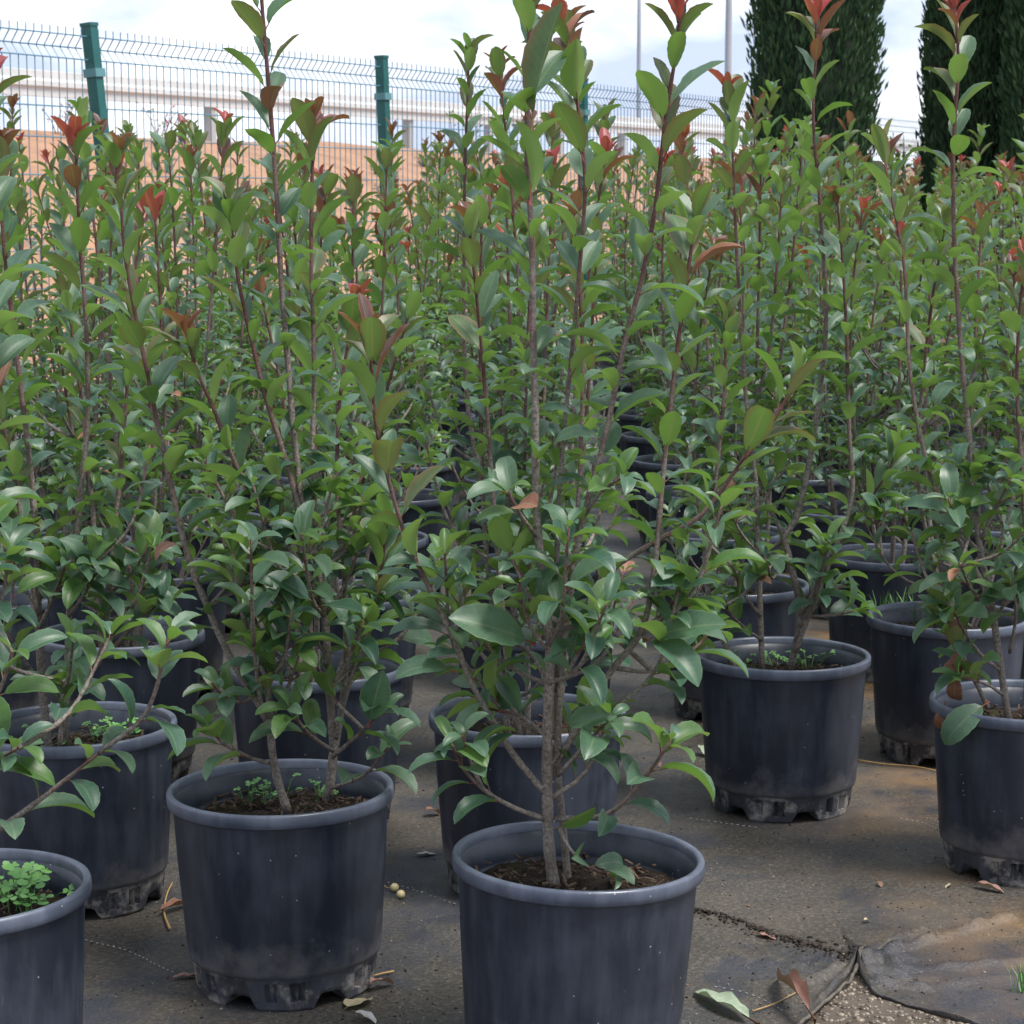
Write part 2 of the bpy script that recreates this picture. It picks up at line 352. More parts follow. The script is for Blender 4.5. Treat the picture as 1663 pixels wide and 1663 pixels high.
# soil bank with the road on top, parallel to the fence
v, f = [], []; prof = [(2.2, -.05), (3.5, .12), (5, .45), (7, 1.05), (9, 1.62), (10.3, 1.90), (11, 1.97), (12, 1.98)]
ns = 150
for i in range(ns + 1):
    s = -22 + i * 1.1
    for d, z in prof:
        p = FP + FD * s + FN * d
        nzv = noise.noise(Vector((s * .35, d * .5, 0))) * .10 + noise.noise(Vector((s * 1.7, d * 1.7, 5))) * .06
        v.append(p + Vector((0, 0, z + (nzv if 2.5 < d < 11.5 else nzv * .3))))
k = len(prof)
for i in range(ns):
    for j in range(k - 1): f.append((i * k + j, (i + 1) * k + j, (i + 1) * k + j + 1, i * k + j + 1))
tag(link('bank', mesh('bank', v, f, [M_BANK])), kind='structure')
v, f = [], []
for s, d in ((-22, 12.0), (143, 12.0), (143, 30), (-22, 30)): v.append(FP + FD * s + FN * d + Vector((0, 0, 1.93)))
tag(link('road', mesh('road', v, [(0, 1, 2, 3)], [M_ROAD], smooth=False)), kind='structure')

# ------------------------------------------------------------------ guardrail on the bank
gr_root = tag(link('guardrail', None), 'grey corrugated steel guardrail on posts along the top of the orange soil bank', 'guardrail')
GP = FP + FN * 11.2; gr_root.location = GP + Vector((0, 0, 1.9))
wprof = [(0, .31), (.014, .305), (.014, .215), (.030, .195), (.046, .185), (.046, .125), (.030, .115), (.014, .095), (.014, .005), (0, 0)]
ang = math.atan2(FD.y, FD.x)
sp_, s0 = 2.66, 11.2 * .0
sx0 = (at_depth(135, 200, 28).xy - GP.xy).dot(FD.xy)
for i in range(-5, 26):
    M = Matrix.Translation(FD * (sx0 + i * sp_)) @ Matrix.Rotation(ang, 4, 'Z')
    v, f = [], []; box_data(v, f, (-.06, -.02, -.35), (.06, .10, .74)); link('post', mesh('post', v, f, [M_RPOST], smooth=False), gr_root, M)
for i in range(-3, 13):
    v, f = [], []
    for x in (0, sp_ * 2 + .10):
        for y, z in wprof: v.append(Vector((x, -.03 - y, .49 + z)))
    n = len(wprof)
    for j in range(n - 1): f.append((j, j + n, j + n + 1, j + 1))
    M = Matrix.Translation(FD * (sx0 + i * sp_ * 2) + FN * (-.004 * (i % 2))) @ Matrix.Rotation(ang, 4, 'Z')
    o = link('rail', mesh('rail', v, f, [M_RAIL], smooth=False), gr_root, M)

# ------------------------------------------------------------------ green mesh fence
fence = tag(link('mesh_fence', None), 'green welded wire mesh fence on green posts in front of the soil bank', 'fence'); fence.location = FP
SPAN, FH = 2.5, 1.90
def wire_panel(n):
    v, f = [], []
    folds = [(FH - .025, FH - .125), (1.06, .96), (.22, .12)]
    def off(z):
        for a, b in folds:
            if b <= z <= a: return .035 * (1 - abs(z - (a + b) / 2) / ((a - b) / 2))
        return 0
    zs = [.05]
    for a, b in reversed(folds): zs += [b, (a + b) / 2, a]
    zs += [FH + .008]
    for i in range(n):
        x = .06 + i * (SPAN - .12) / (n - 1)
        tube_data([Vector((x, off(z), z)) for z in zs], [.0027] * len(zs), 4, v, f, caps=False)
    hz = [.35, .58, .80, 1.28, 1.44, 1.57] + [z for a, b in folds for z in (a, (a + b) / 2, b)]
    for z in hz: tube_data([Vector((.02, off(z) - .005, z)), Vector((SPAN - .02, off(z) - .005, z))], [.003] * 2, 4, v, f, caps=False)
    return mesh('wire_panel', v, f, [M_WIRE], smooth=False)
WP = wire_panel(46)
v, f = [], []; box_data(v, f, (-.026, -.026, -.15), (.026, .026, 1.925)); box_data(v, f, (-.029, -.029, 1.92), (.029, .029, 1.935)); PM = mesh('post', v, f, [M_POST], smooth=False)
v, f = [], []; box_data(v, f, (-.034, -.034, -.018), (.034, .034, .018)); CM = mesh('clamp', v, f, [M_CLAMP], smooth=False)
tilts = {0: R(5.0), 1: R(1.8), 2: R(.8)}
for i in range(-3, 15):
    M = Matrix.Translation(FD * (i * SPAN)) @ Matrix.Rotation(ang, 4, 'Z')
    Mp = Matrix.Translation(FD * (i * SPAN)) @ Matrix.Translation((0, 0, 1.9)) @ Matrix.Rotation(-tilts.get(i, 0), 4, 'Y') @ Matrix.Translation((0, 0, -1.9)) @ Matrix.Rotation(ang, 4, 'Z')
    p = link('post', PM, fence, Mp)
    for z in (1.72, 1.0, .3): link('clamp', CM, p, Matrix.Translation((0, 0, z)))
    link('wire_panel', WP, fence, M)

# ------------------------------------------------------------------ lamp posts by the road
for x, Yd, rr_, lab in ((1036, 62, .065, 'thin pale lamp post standing beyond the mesh fence'), (1180, 50, .085, 'thicker grey lamp post beside the broad cypress')):
    b = at_depth(x, 300, Yd); b.z = 1.5
    L_ = tag(link('lamp_post', None), lab, 'lamp post'); L_.location = b
    v, f = [], []; tube_data([Vector((0, 0, z)) for z in (-1.6, 0, 4, 8.5)], [rr_ * 1.1, rr_, rr_ * .85, rr_ * .6], 12, v, f); link('pole', mesh('pole', v, f, [M_POLE]), L_)
    v, f = [], []; tube_data([Vector((0, 0, 8.4)), Vector((.3, 0, 8.8)), Vector((1.3, 0, 8.95))], [rr_ * .5] * 3, 8, v, f); link('arm', mesh('arm', v, f, [M_POLE]), L_)
    v, f = [], []; box_data(v, f, (1.2, -.12, 8.88), (1.8, .12, 9.02)); link('lamp_head', mesh('lamp_head', v, f, [M_RPOST], smooth=False), L_)

# ------------------------------------------------------------------ cypress trees
def cypress(seed, H=6.2, RW=.5):
    r_ = random.Random(seed); v, f = [], []
    def rad(z, a):
        t = z / H
        prof = RW * min(1, (t / .07) ** .6 if t < .07 else 1) * (1 - max(0, (t - .45) / .55) ** 1.8)
        return max(.02, prof * (1 + .13 * noise.noise(Vector((math.cos(a) * 1.6, math.sin(a) * 1.6, z * 1.7 + seed))) + .17 * noise.noise(Vector((math.cos(a) * 4, math.sin(a) * 4, z * 4.5 + seed))) + .08 * noise.noise(Vector((math.cos(a) * 11, math.sin(a) * 11, z * 11 + seed)))))
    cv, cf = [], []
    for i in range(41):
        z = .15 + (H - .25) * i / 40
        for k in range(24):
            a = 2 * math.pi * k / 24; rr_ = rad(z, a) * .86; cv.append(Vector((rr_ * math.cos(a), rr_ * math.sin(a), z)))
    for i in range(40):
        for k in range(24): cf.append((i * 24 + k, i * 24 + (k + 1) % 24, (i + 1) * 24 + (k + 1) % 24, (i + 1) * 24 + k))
    for _ in range(34000):
        z = .15 + (H - .2) * r_.random(); a = r_.uniform(0, 6.2832)
        R0 = rad(z, a); rr_ = R0 * r_.uniform(.84, 1.03) + (r_.random() < .04) * .04
        p = Vector((rr_ * math.cos(a), rr_ * math.sin(a), z)); out = Vector((math.cos(a), math.sin(a), 0))
        d = (Vector((0, 0, 1)) + out * r_.uniform(.0, .8) + Vector((r_.uniform(-.4, .4), r_.uniform(-.4, .4), 0))).normalized()
        l_ = r_.uniform(.04, .10); wd = l_ * r_.uniform(.09, .17)
        s1 = d.cross(Vector((r_.uniform(-1, 1), r_.uniform(-1, 1), r_.uniform(-1, 1)))).normalized(); s2 = d.cross(s1); o = len(v)
        v += [p, p + d * l_ * .45 + s1 * wd, p + d * l_, p + d * l_ * .45 - s1 * wd, p + d * l_ * .5 + s2 * wd, p + d * l_ * .5 - s2 * wd]
        f += [(o, o + 1, o + 2, o + 3), (o, o + 4, o + 2, o + 5)]
    tv, tf = [], []; tube_data([Vector((0, 0, z)) for z in (-.1, .4, 1.5, 4)], [.09, .07, .055, .02], 8, tv, tf)
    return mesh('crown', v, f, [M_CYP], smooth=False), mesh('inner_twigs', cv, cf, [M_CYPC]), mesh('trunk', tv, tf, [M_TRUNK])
cyA, cyB = cypress(3), cypress(11)
for (x, Yd, sc, rz, ms, lab) in ((1320, 15.2, .80, .4, cyA, 'broad dark green cypress with sky on both sides, beside the grey lamp post'),
                                 (1580, 16.2, .70, 2.0, cyB, 'narrow dark cypress between two others with a gap of sky beside it'),
                                 (1726, 15.4, .80, 4.1, cyA, 'dark cypress close beside the narrow one, past the end of the fence view')):
    b = at_depth(x, 300, Yd); b.z = 0
    t = tag(link('cypress_tree', None), lab, 'tree', 'cypress trees behind the potted shrubs'); t.location = b; t.rotation_euler = (0, 0, rz); t.scale = (sc, sc, 1)
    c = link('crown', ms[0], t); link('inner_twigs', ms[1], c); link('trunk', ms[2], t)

# ------------------------------------------------------------------ leaf shapes
def leaf_mesh(name, mat, rows, half, fold, curl, width, seed, serr=0.0, wave=0.0, roll=0.0):
    """Unit leaf: petiole base at origin, +Y to the tip, +Z upper side; length about 1."""
    r_ = random.Random(seed); v, uv, f, idx = [], [], [], []
    pl = .13
    # bent centre line
    cl = []; p = Vector((0, 0, 0)); angle = 0
    n = rows
    seg = (1 - pl) / n
    start = Vector((0, pl, 0)); p = start.copy(); cl.append((p.copy(), 0.0))
    for i in range(n):
        t = (i + 1) / n; angle = -curl * (t ** 1.15)
        p = p + Vector((0, math.cos(angle), math.sin(angle))) * seg; cl.append((p.copy(), angle))
    tw = r_.uniform(-.25, .25)
    for i, (c, an) in enumerate(cl):
        t = i / n
        wv = width * (math.sin(math.pi * min(1, t ** .95)) ** .66) * (.93 + .14 * t) if 0 < t < 1 else .006
        up = Vector((0, -math.sin(an), math.cos(an)))
        for j in range(-half, half + 1):
            s = j / half; ww = wv
            if abs(j) == half and 0 < i < n and serr: ww = wv * (1 + serr * (1 if i % 2 else -1))
            x = ww * s
            z = ww * (abs(s) * math.sin(fold) - roll * abs(s) ** 3)
            if abs(j) == half: z += wave * math.sin(t * 15 + seed + (1.7 if j > 0 else 0)) * wv
            x2 = x * math.cos(fold)
            q_ = c + Vector((x2, 0, 0)) + up * z
            ca, sa = math.cos(tw * t), math.sin(tw * t); rel = q_ - c
            v.append(c + Vector((rel.x * ca - rel.z * sa, rel.y, rel.x * sa + rel.z * ca))); uv.append((.5 + .5 * s, t))
    m = 2 * half + 1
    for i in range(n):
        for j in range(m - 1): f.append((i * m + j, i * m + j + 1, (i + 1) * m + j + 1, (i + 1) * m + j)); idx.append(0)
    # petiole running on as the midrib foot
    pv, pf = [], []; tube_data([Vector((0, -.02, -.01)), Vector((0, pl * .45, -.004)), Vector((0, pl + .10, -.006))], [.030, .012, .005], 3, pv, pf, caps=False)
    o = len(v); v += pv; uv += [(.5, 0)] * len(pv); f += [tuple(o + a for a in q_) for q_ in pf]; idx += [1] * len(pf)
    return mesh(name, v, f, [mat, M_PET], idx, True, uv)
SHAPES = []          # (fold, curl, width, wave, roll): flat/erect ones first, strongly arched ones last
for fold, curl, wd, wave, roll in ((R(26), R(14), .212, .03, 0), (R(38), R(32), .212, .04, 0), (R(18), R(26), .222, .05, 0), (R(34), R(55), .212, .04, .06),
                                   (R(26), R(72), .222, .03, .15), (R(44), R(80), .216, .03, .15), (R(20), R(100), .222, .05, .32), (R(30), R(128), .216, .03, .35)):
    SHAPES.append((fold, curl, wd, wave, roll))
NEAR, FAR = {}, {}
for cls, mt in LM.items():
    for si, (a, b, c, wv_, ro_) in enumerate(SHAPES):
        NEAR[cls, si] = leaf_mesh('leaf', mt, 13, 2, a, b, c, si * 3 + 1, .028, wv_, ro_)
        FAR[cls, si] = leaf_mesh('leaf', mt, 5, 1, a, b, c, si * 3 + 1, 0, 0, ro_ * .6)
CLS = list(LM)

# ------------------------------------------------------------------ pots
HP, RP, SOILZ = .303, .170, .250
def lathe(prof, n, rfun=None):
    v, f = [], []
    for r_, z in prof:
        for k in range(n):
            a = 2 * math.pi * k / n; v.append(Vector((r_ * math.cos(a), r_ * math.sin(a), z)))
    for i in range(len(prof) - 1):
        for k in range(n): f.append((i * n + k, i * n + (k + 1) % n, (i + 1) * n + (k + 1) % n, (i + 1) * n + k))
    return v, f
v, f = lathe([(.1415, .050), (.1445, .052), (.146, .058), (.1565, .200), (.1605, .280), (.1612, .292), (.1585, .292), (.157, .282), (.1555, .281), (.1535, .255), (.153, .25), (.1515, .249), (.146, .19), (.14, .13)], 72)
POT = mesh('pot', v, f, [M_POT])
v, f = lathe([(.1600, .2825), (.1672, .2815), (.1690, .2835), (.1700, .2900), (.1698, .2985), (.1685, .3020), (.1655, .3030), (.1610, .3020), (.1590, .2990), (.1580, .2900)], 96)
RIM = mesh('rim', v, f, [M_RIM])
def foot_mesh(seed):
    n = 144; v, f = [], []; r_ = random.Random(seed)
    for k in range(n):
        dg = k * 360 / n; a = R(dg); ph = dg % 60
        arch = 0.0
        if 18 <= ph <= 42: arch = .021 * min(1, (ph - 18) / 5, (42 - ph) / 5)
        slot = 1 if (3 <= ph <= 6 or 9 <= ph <= 12 or 50 <= ph <= 53) and arch == 0 else 0
        for r0, z, rec in ((.1335, arch + .0, 0), (.1352, arch + .003, 0), (.1362, max(arch + .005, .013), 0), (.1365, max(arch + .006, .0145), 1), (.1395, .042, 1), (.1398, .0435, 0), (.1405, .0505, 0), (.1415, .0525, 0)):
            rr_ = r0 - (.010 if slot and rec else 0); v.append(Vector((rr_ * math.cos(a), rr_ * math.sin(a), z)))
        v.append(Vector((.128 * math.cos(a), .128 * math.sin(a), arch + .001)))
    for k in range(n):
        b, c = k * 9, ((k + 1) % n) * 9
        for j in range(7): f.append((b + j, c + j, c + j + 1, b + j + 1))
        f.append((b + 8, c + 8, c, b))
    o = len(v); v.append(Vector((0, 0, .02)))
    for k in range(n): f.append((k * 9 + 8, o, ((k + 1) % n) * 9 + 8))
    return mesh('foot', v, f, [M_FOOT], smooth=False)
FOOT = foot_mesh(1)
def soil_mesh(seed):
    v, f = [Vector((0, 0, SOILZ + .004))], []; nr, n = 14, 48
    for i in range(1, nr + 1):
        for k in range(n):
            a = 2 * math.pi * k / n; rr_ = .1515 * i / nr; x, y = rr_ * math.cos(a), rr_ * math.sin(a)
            z = SOILZ + .014 * noise.noise(Vector((x * 14, y * 14, seed))) + .007 * noise.noise(Vector((x * 60, y * 60, seed))) + .012 * max(0, 1 - rr_ / .08)
            v.append(Vector((x, y, z)))
    for k in range(n): f.append((0, 1 + k, 1 + (k + 1) % n))
    for i in range(nr - 1):
        for k in range(n): f.append((1 + i * n + k, 1 + (i + 1) * n + k, 1 + (i + 1) * n + (k + 1) % n, 1 + i * n + (k + 1) % n))
    return mesh('soil', v, f, [M_SOIL])
SOILS = [soil_mesh(i * 7.3) for i in range(4)]
def chips_mesh(seed, n=340):
    r_ = random.Random(seed); v, f = [], []
    for _ in range(n):
        a, rr_ = r_.uniform(0, 6.28), .145 * math.sqrt(r_.random()); l_ = r_.uniform(.0015, .008) * (2.2 if r_.random() < .06 else 1)
        M = Matrix.Translation((rr_ * math.cos(a), rr_ * math.sin(a), SOILZ + r_.uniform(.000, .016))) @ Matrix.Rotation(r_.uniform(0, 6.28), 4, 'Z') @ Matrix.Rotation(r_.uniform(-.7, .7), 4, 'Y')
        wq = min(.002, l_ * r_.uniform(.2, .7)); box_data(v, f, (-l_, -wq, -.001), (l_, wq, .0012), M)
    return mesh('mulch', v, f, [M_CHIP], smooth=False)
CHIPS = [chips_mesh(i) for i in range(3)]

# ------------------------------------------------------------------ shrub generator
class Plant:
    def __init__(s, seed): s.r = random.Random(seed); s.canes = []; s.leaves = []      # canes: (path, radii, age0, age1)
    def cane(s, pts, r0, r1, age0, age1): s.canes.append((pts, r0, r1, age0, age1)); return len(s.canes) - 1
    def leaf(s, ci, M, cls, si): s.leaves.append((ci, M, cls, si))
    def foliate(s, ci, start, spacing, size, tip_cls, lateral=False, tipdens=True):
        r = s.r; pts = s.canes[ci][0]; P = smooth_path(pts, .012)
        acc = [0]
        for a, b in zip(P, P[1:]): acc.append(acc[-1] + (b - a).length)
        tot = acc[-1]; d = tot * start + r.uniform(0, spacing); phi = r.uniform(0, 6.28); k = 0
        while d < tot:
            while k < len(acc) - 2 and acc[k + 1] < d: k += 1
            t = (P[k + 1] - P[k]).normalized(); p = P[k].lerp(P[k + 1], (d - acc[k]) / max(1e-6, acc[k + 1] - acc[k]))
            s.one(ci, p, t, phi, d / tot, tot - d, size, tip_cls, lateral)
            phi += R(137.5) + r.uniform(-.35, .35)
            rem = tot - d; sp = spacing * (.55 if rem < .07 and tipdens else 1) * r.uniform(.75, 1.25); d += sp
        t = (P[-1] - P[-2]).normalized()
        for _ in range(2): s.one(ci, P[-1], t, phi, 1, 0, size * .8, tip_cls, lateral); phi += R(137.5)
    def one(s, ci, p, t, phi, u, rem, size, tip_cls, lateral):
        r = s.r
        a = t.cross(Vector((.31, .2, .9)) if abs(t.z) < .8 else Vector((1, .2, .1))).normalized(); b = t.cross(a)
        out = a * math.cos(phi) + b * math.sin(phi)
        tipness = max(0, 1 - rem / (.22 if lateral else .42))
        al = R(r.uniform(34, 64)) * (1 - .55 * tipness) if not lateral else R(r.uniform(42, 78)) * (1 - .35 * tipness)
        y = (t * math.cos(al) + out * math.sin(al)).normalized()
        if lateral and y.z < .12: y.z = .12 + r.uniform(0, .3); y.normalize()
        if y.z < -.2: y.z *= .3; y.normalize()
        up = (t * .8 + Vector((0, 0, .8 if lateral else .45))); zax = (up - y * up.dot(y)).normalized()
        zax = Matrix.Rotation(r.uniform(-.45, .45), 3, y) @ zax; x = y.cross(zax)
        ln = size * r.uniform(.66, 1.20) * (1 - .30 * max(0, 1 - rem / .05)) * (.86 if u < .25 else 1) * (1 if lateral else   .92 + .17 * max(0, min(1, (u - .35) / .4)))
        wsc = r.uniform(.88, 1.15)
        M = Matrix((x * ln * wsc, y * ln, zax * ln)).transposed().to_4x4(); M.translation = p
        if tipness > .45: si = r.choice((0, 0, 1, 2, 3))
        elif tipness > 0: si = r.choice((0, 1, 2, 3, 4, 4))
        else: si = r.choice((1, 2, 3, 3, 4, 4, 5, 5, 6, 6, 7))
        if rem < .024 and tip_cls: cls = tip_cls
        elif rem < .09 and tip_cls in ('red', 'bronze'): cls = r.choice(('bronze', 'olive', 'olive', 'green'))
        elif rem < .30: cls = r.choice(('olive', 'green', 'green', 'green', 'green'))
        else: cls = r.choice(('green', 'green', 'green', 'dark', 'dark'))
        if lateral and si < 3: si = r.choice((1, 2, 3, 3, 4, 4, 5))
        if lateral and rem > .10: cls = r.choice(('green', 'dark', 'dark'))
        if lateral and rem <= .10: cls = r.choice(('green', 'green', 'green', 'dark', 'fresh') if r.random() < .8 else ('fresh', 'green'))
        if r.random() < .004: cls = 'dead'
        s.leaf(ci, M, cls, si)
    def laterals(s, n, zlo, zhi, lo=.11, hi=.24, size=.072, dens=.022):
        r = s.r; main = len(s.canes)
        for i in range(n):
            ci = r.randrange(main); P = smooth_path(s.canes[ci][0], .02); z = r.uniform(zlo, zhi)
            p = min(P, key=lambda q_: abs(q_.z - z)); az = 6.283 * (i * .381966 + r.uniform(-.07, .07)); l_ = r.uniform(lo, hi)
            o = Vector((math.cos(az), math.sin(az), 0)); e = r.uniform(.5, 1.5)
            pts = [p, p + (o + Vector((0, 0, e * .7))).normalized() * l_ * .45, p + (o * .9 + Vector((0, 0, e * 1.2))).normalized() * l_]
            if abs(pts[-1].x) > .30: pts[-1].x *= .7
            c = s.cane(pts, r.uniform(.0030, .0042), .0018, .15, r.uniform(.5, .85)); s.foliate(c, .25, dens, size, r.choice((None, None, 'fresh')), True)
def random_plant(seed, H=None, extra=0):
    s = Plant(seed); r = s.r; n = r.choice((4, 5, 5, 6)); H = H or r.gauss(1.34, .10)
    az0 = r.uniform(0, 6.28)
    for i in range(n):
        az = az0 + 6.283 * i / n + r.uniform(-.4, .4); o = Vector((math.cos(az), math.sin(az), 0))
        b = o * r.uniform(.012, .045); b.z = SOILZ - .02; h = (H - SOILZ) * r.uniform(.74, 1.03) - .05
        if i == 0: h = H - SOILZ - .05
        sprd = r.uniform(.03, .15); wob = Vector((r.uniform(-.03, .03), r.uniform(-.03, .03), 0))
        pts = [b, b + o * sprd * .35 + Vector((0, 0, h * .15)), b + o * sprd * .75 + wob + Vector((0, 0, h * .42)), b + o * sprd + wob * .3 + Vector((0, 0, h * .74)), b + o * sprd * r.uniform(.9, 1.3) - wob + Vector((0, 0, h))]
        tip = r.choice((None, 'olive', 'olive', 'bronze', 'bronze', 'bronze', 'red')) if h > .75 else r.choice((None, 'fresh', 'olive'))
        c = s.cane(pts, r.uniform(.0050, .0070), .0022, 0, 1); s.foliate(c, r.uniform(.14, .24), .0215, .073, tip)
    s.laterals(r.randint(9, 11) + extra, SOILZ + .05, .72, .12, .27); s.laterals(7, SOILZ + .03, .46, .14, .26)
    return s
M_I = Matrix.Identity(4)
def cane_mesh(c, sides, step):
    P = smooth_path(c[0], step); n = len(P); v, f, uv = [], [], []
    rad = [(c[1] + (c[2] - c[1]) * (i / (n - 1))) * (1 + (.07 * math.sin(i * 2.4) + .10 * noise.noise(P[i] * 35) if step < .03 else 0)) for i in range(n)]
    tube_data(P, rad, sides, v, f, uv)
    uv = [(a, c[3] + (c[4] - c[3]) * b) for a, b in uv]
    return mesh('stem', v, f, [M_BARK], None, True, uv)
def far_bake(pl):
    """stems and leaves of a distant shrub as two meshes"""
    v, f, uv = [], [], []
    for c in pl.canes:
        P = smooth_path(c[0], .09); n = len(P); u0 = []
        tube_data(P, [c[1] + (c[2] - c[1]) * i / (n - 1) for i in range(n)], 4, v, f, u0, caps=False); uv += [(a, c[3] + (c[4] - c[3]) * b) for a, b in u0]
    return mesh('stem', v, f, [M_BARK], None, True, uv), join_leaves(pl.leaves, FAR)
def join_leaves(leaves, lib):
    v, f, uv, idx = [], [], [], []; mats = [LM[k_] for k_ in CLS] + [M_PET]
    for ci, M, cls, si in leaves:
        src = lib[cls, si]; o = len(v); v += [M @ a.co for a in src.vertices]
        uvd = [None] * len(src.vertices)
        for lp, uu in zip(src.loops, src.uv_layers[0].data): uvd[lp.vertex_index] = tuple(uu.uv)
        uv += uvd
        for pg in src.polygons: f.append(tuple(o + a for a in pg.vertices)); idx.append(CLS.index(cls) if pg.material_index == 0 else len(CLS))
    return mesh('foliage', v, f, mats, idx, True, uv)

NLEAF = 0
def pot_parts(root, rz, tilt=M_I, soil=0, chips=True, detail=True):
    Rz = tilt @ Matrix.Rotation(rz, 4, 'Z')
    p = link('pot', POT, root, Rz); link('rim', RIM, p); link('foot', FOOT, p)
    s_ = link('soil', SOILS[soil % 4], root, Rz)
    if chips: tag(link('mulch', CHIPS[soil % 3], s_), kind='stuff')
    return p
def build_near(pl, loc, rz, label, soil=0, tilt=M_I, pot_rz=0, group='potted shrubs standing in rows', plant_rz=True):
    global NLEAF
    root = tag(link('potted_shrub', None), label, 'potted plant', group); root.location = loc
    pot_parts(root, pot_rz, tilt, soil)
    Mz = Matrix.Rotation(rz, 4, 'Z') if plant_rz else M_I
    stems = [link('stem', cane_mesh(c, 8, .02), root, Mz) for c in pl.canes]
    order = sorted(pl.leaves, key=lambda l_: (Mz @ l_[1].translation).y)
    for ci, M, cls, si in order[:300]: link('leaf', NEAR[cls, si], stems[ci], M); NLEAF += 1
    if len(order) > 300: tag(link('foliage', join_leaves(order[300:], NEAR), root, Mz), kind='stuff')
    return root

# ------------------------------------------------------------------ traced front shrubs
def traced(seed, base, canes, lats=(), Y=None):
    """canes: (pixel points, depth offsets first->last, r0, r1, age0, age1, leaf start, spacing, size, tip colour)"""
    s = Plant(seed)
    def conv(pts, d0, d1):
        out = []
        for i, (x, y) in enumerate(pts):
            t = i / (len(pts) - 1); out.append(at_depth(x, y, base.y + d0 + (d1 - d0) * t) - base)
        return out
    for c in canes:
        pts, d0, d1, r0, r1, a0, a1, st, spc, size, tip = c
        ci = s.cane(conv(pts, d0, d1), r0 * .88, r1 * .85, a0, a1)
        if st is not None: s.foliate(ci, st * .85, spc * .70, size * .90, tip)
    for pts, d0, d1, r0, spc, size, tip in lats:
        ci = s.cane(conv(pts, d0, d1), r0, .002, .15, .75); s.foliate(ci, .25, spc * 1.30, size * 1.10, tip, True)
    return s
def hand_leaf(pl, ci, base, p0, p1, d0, d1, cls, si, wsc=1.0, nrm=(0, -.5, .9)):
    a = at_depth(*p0, base.y + d0) - base; b = at_depth(*p1, base.y + d1) - base
    y = (b - a); ln = y.length * 1.04; y.normalize(); n_ = Vector(nrm); z = (n_ - y * n_.dot(y)).normalized(); x = y.cross(z)
    M = Matrix((x * ln * wsc, y * ln, z * ln)).transposed().to_4x4(); M.translation = a; pl.leaf(ci, M, cls, si)
def rim_px(x, y): p = on_plane(x, y, HP); p.z = 0; return p

PA, PB, PC, PD, PE, PF, PG, PH, PI, PK = [rim_px(*p) for p in ((928, 1386), (460, 1276), (1271, 1060), (-62, 1437), (127, 1174), (196, 1026), (857, 1157), (1668, 1135), (1539, 998), (515, 1078))]
A = traced(21, PA, [
    ([(901, 1448), (892, 1380), (889, 1300), (889, 1200), (892, 1110), (894, 1048)], 0, 0, .0092, .0078, 0, .22, None, 0, 0, None),
    ([(894, 1052), (884, 960), (874, 870), (870, 780), (870, 680), (866, 560), (864, 400), (857, 250), (858, 100), (866, -30), (869, -110)], 0, .02, .0068, .0034, .15, .85, .10, .032, .086, 'bronze'),
    ([(924, 1448), (915, 1350), (906, 1250), (908, 1150), (915, 1040), (926, 950), (948, 840), (985, 700), (1012, 570), (1045, 440), (1065, 330), (1080, 200), (1097, 90), (1106, 15)], .03, -.04, .0062, .0027, 0, 1, .33, .031, .086, 'red'),
    ([(905, 1170), (903, 1000), (906, 850), (916, 700), (930, 560), (944, 400), (950, 290), (938, 170), (924, 90), (913, 45)], .02, .10, .0048, .0024, .1, 1, .22, .032, .085, 'red'),
    ([(905, 1240), (985, 1100), (1040, 1028), (1062, 930), (1076, 780), (1090, 650), (1106, 520), (1122, 410), (1132, 340)], .02, .06, .0062, .0024, .1, 1, .2, .030, .086, 'olive'),
    ([(892, 1295), (830, 1220), (766, 1110), (738, 1040), (690, 940), (655, 860), (626, 760), (609, 680), (604, 600), (601, 545)], 0, -.05, .0052, .0022, .15, .95, .22, .030, .088, 'bronze'),
    ([(915, 1050), (985, 935), (1060, 882), (1140, 835), (1202, 753), (1264, 670), (1300, 600)], .05, .10, .0055, .0026, .3, 1, .3, .040, .090, 'fresh'),
    ([(897, 1025), (925, 1019), (956, 1014)], -.01, -.03, .0045, .0042, 0, 0, None, 0, 0, None),
], [
    ([(890, 1332), (835, 1312), (785, 1282), (750, 1245), (736, 1212)], 0, -.08, .0040, .020, .085, None),
    ([(785, 1282), (765, 1240), (752, 1195)], -.04, -.08, .0028, .018, .070, None),
    ([(903, 1330), (985, 1322), (1040, 1272), (1088, 1205)], 0, -.08, .0040, .022, .090, None),
    ([(905, 1260), (955, 1205), (990, 1165)], 0, -.06, .0032, .020, .080, None),
    ([(895, 1060), (868, 1030), (850, 985), (842, 950)], 0, -.03, .0030, .020, .075, None),
    ([(738, 1038), (750, 985), (757, 945)], -.02, -.02, .0028, .016, .062, 'fresh'),
    ([(1040, 1030), (1085, 985), (1110, 945)], .03, .03, .0032, .018, .080, None),
    ([(890, 1200), (850, 1165), (800, 1150)], 0, .06, .0030, .020, .085, None),
    ([(1000, 1085), (1060, 1090), (1120, 1060), (1150, 1030)], .04, .10, .0035, .022, .085, None),
    ([(905, 1120), (940, 1060), (965, 1010)], .02, -.05, .0030, .020, .08, None),
    ([(890, 1110), (860, 1060), (810, 1035)], 0, .08, .0030, .022, .085, None),
    ([(908, 1345), (925, 1378), (955, 1408), (985, 1420)], -.01, -.05, .0026, .030, .075, 'fresh'),
    ([(895, 1240), (930, 1200), (955, 1150)], .0, .10, .003, .02, .09, None),
    ([(870, 870), (845, 835), (825, 800)], .0, -.05, .003, .02, .075, None),
    ([(948, 840), (975, 800), (1010, 775)], .0, -.05, .003, .02, .075, None),
])
hand_leaf(A, 0, PA, (868, 1046), (750, 992), -.03, -.09, 'green', 2, 1.05, (.1, -.75, .65))
